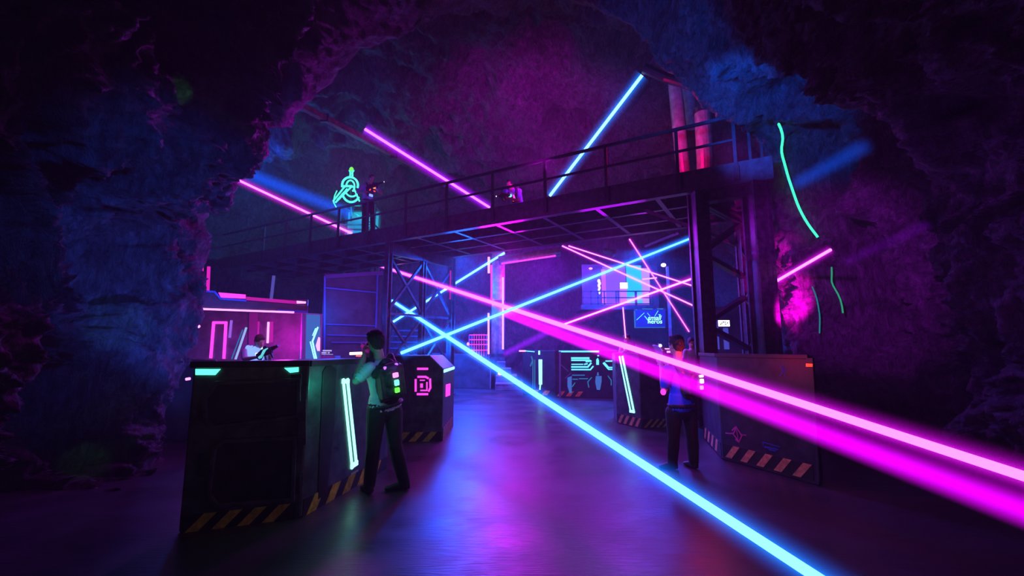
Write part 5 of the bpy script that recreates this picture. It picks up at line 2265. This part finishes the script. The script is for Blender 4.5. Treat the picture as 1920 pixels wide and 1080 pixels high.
def c6(px, py, dY=0.0):
    return P(px, py, Y6 + dY)


J = dict(head=c6(1175, 636.5), neck=c6(1178, 648), chest=c6(1179, 662), pelvis=c6(1180, 690),
         shoulderL=c6(1190, 651, .05), elbowL=c6(1191, 668, -.1), wristL=c6(1180, 660, -.3),
         shoulderR=c6(1167, 651, -.05), elbowR=c6(1163, 666, -.15), wristR=c6(1172, 658, -.35),
         hipL=c6(1185, 695), kneeL=c6(1185, 728), ankleL=c6(1185, 765), toeL=None,
         hipR=c6(1174, 695), kneeR=c6(1174, 728), ankleR=c6(1174, 765), toeR=None)
for S in 'LR':
    J['ankle' + S].z = .085
    J['toe' + S] = Vector((J['ankle' + S].x - .05, J['ankle' + S].y - .19, 0))
person('player facing the camera behind the barricade with slanting cyan tubes', J, .012, M_SHIRT, (-.25, -.95, -.1), (-.3, -.95, 0),
       lights=((-.07, .15, .10, WHITE, (.03, .03, .03)), (.05, .15, .12, WHITE, (.04, .03, .03)), (.09, .15, .12, WHITE, (.03, .03, .03)), (-.1, .15, -.02, PINK_W, (.04, .03, .03)), (.03, .155, .0, WHITE, (.03, .03, .03))),
       pack=False)
gun('small black laser gun pointed up behind the barricade with slanting tubes', c6(1172, 642, -.35), c6(1176, 662, -.32), up=(0, -1, 0), sc=.7, tip=None)

# --- 7. player half hidden behind the player in blue shirt
Y7 = 10.15


def c7(px, py, dY=0.0):
    return P(px, py, Y7 + dY)


J = dict(head=c7(1297, 643.5), neck=c7(1298, 656), chest=c7(1299, 670), pelvis=c7(1299, 699),
         shoulderL=c7(1311, 660), elbowL=c7(1313, 682), wristL=c7(1308, 700, -.1),
         shoulderR=c7(1286, 660), elbowR=c7(1283, 682), wristR=c7(1288, 700, -.1),
         hipL=c7(1305, 705), kneeL=c7(1305, 740), ankleL=c7(1305, 775), toeL=None,
         hipR=c7(1293, 705), kneeR=c7(1293, 740), ankleR=c7(1293, 775), toeR=None)
for S in 'LR':
    J['ankle' + S].z = .085
    J['toe' + S] = Vector((J['ankle' + S].x - .02, J['ankle' + S].y - .19, 0))
person('player whose red-lit head shows between the player in blue shirt and the right tower', J, .012, M_SHIRT, (-.2, -.95, -.15), (-.1, -1, 0), vest=False)
# ------------------------------------------------------------------ light
def lamp(kind, name, loc, col, power, size=.5, aim=None, spot=None, blend=.6, sizey=None):
    d = bpy.data.lights.new(name, kind)
    d.color = col
    d.energy = power
    if kind == 'AREA':
        d.size = size
        if sizey:
            d.shape = 'RECTANGLE'
            d.size_y = sizey
    else:
        d.shadow_soft_size = size
    if kind == 'SPOT':
        d.spot_size = math.radians(spot)
        d.spot_blend = blend
    o = bpy.data.objects.new(name, d)
    COL.objects.link(o)
    o.location = loc
    if aim is not None:
        o.rotation_euler = (Vector(aim) - Vector(loc)).to_track_quat('-Z', 'Y').to_euler()
    return o


# chamber: floods hung under and behind the catwalk, facing down
lamp('AREA', 'blue_flood', (-2.2, 17.4, 5.2), (.0, .07, 1), 1500, 1.2, (-2.0, 17.0, 0))
lamp('AREA', 'blue_flood', (-1.7, 14.6, 4.4), (.0, .09, 1), 330, .8, (-1.6, 13.4, 0))
lamp('AREA', 'blue_flood', (4.6, 15.8, 5.0), (.0, .07, 1), 1700, 1.2, (4.6, 17.5, 0))
lamp('AREA', 'violet_flood', (1.4, 18.4, 5.4), (.30, .0, 1), 900, 1.2, (1.6, 23.0, 1.0))
lamp('POINT', 'blue_flood', (-5.0, 12.4, 2.6), (.0, .09, 1), 90, .4)
lamp('POINT', 'blue_haze', (-1.4, 15.8, 2.2), (.0, .08, 1), 250, .5)
lamp('POINT', 'blue_haze', (-3.2, 15.2, 1.8), (.0, .08, 1), 500, .5)
lamp('SPOT', 'magenta_uplight', (1.0, 10.6, 5.8), (.80, .0, .95), 3000, .5, (0.6, 17.0, 10.0), 95, 1.0)
lamp('POINT', 'teal_flood', (-6.8, 18.0, 6.6), (.0, .32, .75), 330, .3)
lamp('POINT', 'blue_flood', (-8.6, 15.0, 7.6), (.0, .10, 1), 280, .3)
lamp('AREA', 'magenta_downlight', (-.3, 13.0, 4.3), (.75, .0, 1.0), 230, 1.2, (-.1, 10.6, 0))
lamp('AREA', 'violet_downlight', (2.6, 11.5, 4.3), (.5, .0, 1.0), 110, 1.6, (2.4, 9.5, 0))
lamp('POINT', 'booth_flood', (-5.0, 10.0, 1.7), (1, .0, .8), 70, .2)
lamp('POINT', 'booth_front', (-4.1, 8.2, 2.0), (.75, .25, 1), 9, .1)
lamp('POINT', 'underdeck', N(5.2, 1.4, 3.3), (.6, .0, 1), 26, .1)
lamp('POINT', 'booth_blue', (-5.9, 9.4, .9), (.02, .1, 1), 25, .2)
# right rock
hh = rock_at(1464, 560, .0)
lamp('SPOT', 'magenta_spot', (4.85, 7.75, 1.75), (1, .0, .72), 1500, .06, hh + Vector((0, 0, .35)), 50)
lamp('SPOT', 'violet_fill', (2.6, 5.4, 4.2), (.50, .01, .9), 1300, .15, (5.8, 8.2, 3.0), 48)
lamp('SPOT', 'blue_wash', (2.2, 6.0, 5.2), (.0, .10, 1), 1300, .15, (4.9, 8.0, 6.0), 48)
lamp('POINT', 'duct_red', (3.75, 10.15, 6.5), (1, .0, .22), 60, .1)
lamp('SPOT', 'blue_wash', (1.2, 5.2, 4.4), (.0, .10, 1), 900, .15, (2.9, 8.1, 7.0), 50)
lamp('SPOT', 'green_glint', (-2.0, 3.6, 3.2), (.1, 1, .1), 160, .02, rock_at(335, 172), 7)
lamp('SPOT', 'green_glint', (-2.4, 4.6, 1.6), (.05, 1, .35), 60, .02, rock_at(225, 610), 14)
lamp('SPOT', 'green_glint', (-2.6, 3.4, .9), (.15, 1, .1), 40, .02, rock_at(160, 870), 9)
# tunnel
lamp('SPOT', 'blue_fill', (-.8, 3.4, 3.8), (.01, .10, 1), 500, .2, (-5.0, 6.0, 2.8), 52)
lamp('SPOT', 'blue_fill', (-3.5, 4.9, .8), (.04, .10, 1), 420, .1, (-4.9, 6.6, 3.0), 75)
lamp('POINT', 'violet_fill', (-2.9, 8.0, 4.6), (.75, .0, 1), 150, .2)
lamp('SPOT', 'violet_fill', (2.6, 5.6, 3.0), (.25, .01, 1), 70, .25, (5.8, 5.4, 3.0), 85)
lamp('POINT', 'facet_fill', (-1.62, 4.45, 1.15), (.0, .75, .50), 3, .03)  # added point: teal light on the barricade facet and forearm
lamp('POINT', 'hazard_fill', (-1.6, 1.9, 1.3), (.8, .7, .35), 1.5, .1)  # added point that brightens the left barricade's hazard bars
lamp('POINT', 'emblem_teal', P(668, 395, 18.8), (.0, 1, .62), 40, .1)
# added blue spots on the near players' shirts, added points by the vests
lamp('SPOT', 'shirt_fill', (.3, 3.2, 3.0), (.02, .11, 1), 420, .1, (2.05, 5.95, 1.2), 19, .8)
lamp('SPOT', 'shirt_fill', (-.1, 2.2, 3.2), (.10, .30, 1), 100, .1, (-1.42, 5.05, 1.12), 13, .6)
lamp('POINT', 'player_fill', P(1168, 648, 10.1), (1, .1, .5), 2.2, .03)  # added pink point that brightens the head behind the slanting tubes
lamp('POINT', 'player_fill', (2.26, 5.60, 1.33), (1, .02, .06), 14, .04)
lamp('POINT', 'player_fill', (-1.13, 4.78, 1.16), (.1, 1, .1), .35, .03)
lamp('POINT', 'player_fill', (-1.13, 4.78, 1.36), (.3, .05, 1), .7, .03)

# ------------------------------------------------------------------ haze and render look
w = bpy.data.worlds.new('cave_air')
scene.world = w
w.use_nodes = True
t = w.node_tree
t.nodes.clear()
wo = t.nodes.new('ShaderNodeOutputWorld')
bg = t.nodes.new('ShaderNodeBackground')
bg.inputs[0].default_value = (0, 0, 0, 1)
bg.inputs[1].default_value = 0
t.links.new(bg.outputs[0], wo.inputs[0])
vsx = t.nodes.new('ShaderNodeVolumeScatter')
vsx.inputs['Color'].default_value = (1, 1, 1, 1)
vsx.inputs['Density'].default_value = 0.0048
vsx.inputs['Anisotropy'].default_value = 0.2
t.links.new(vsx.outputs[0], wo.inputs['Volume'])

vs_ = scene.view_settings
vs_.view_transform = 'Standard'
vs_.look = 'None'
vs_.gamma = 1.0
vs_.exposure = 0.0
vs_.use_curve_mapping = False
cy = scene.cycles
cy.use_denoising = True
cy.max_bounces = 5
cy.diffuse_bounces = 2
cy.glossy_bounces = 3
cy.volume_bounces = 0
cy.transparent_max_bounces = 16
cy.caustics_reflective = False
cy.caustics_refractive = False
cy.sample_clamp_indirect = 4.0
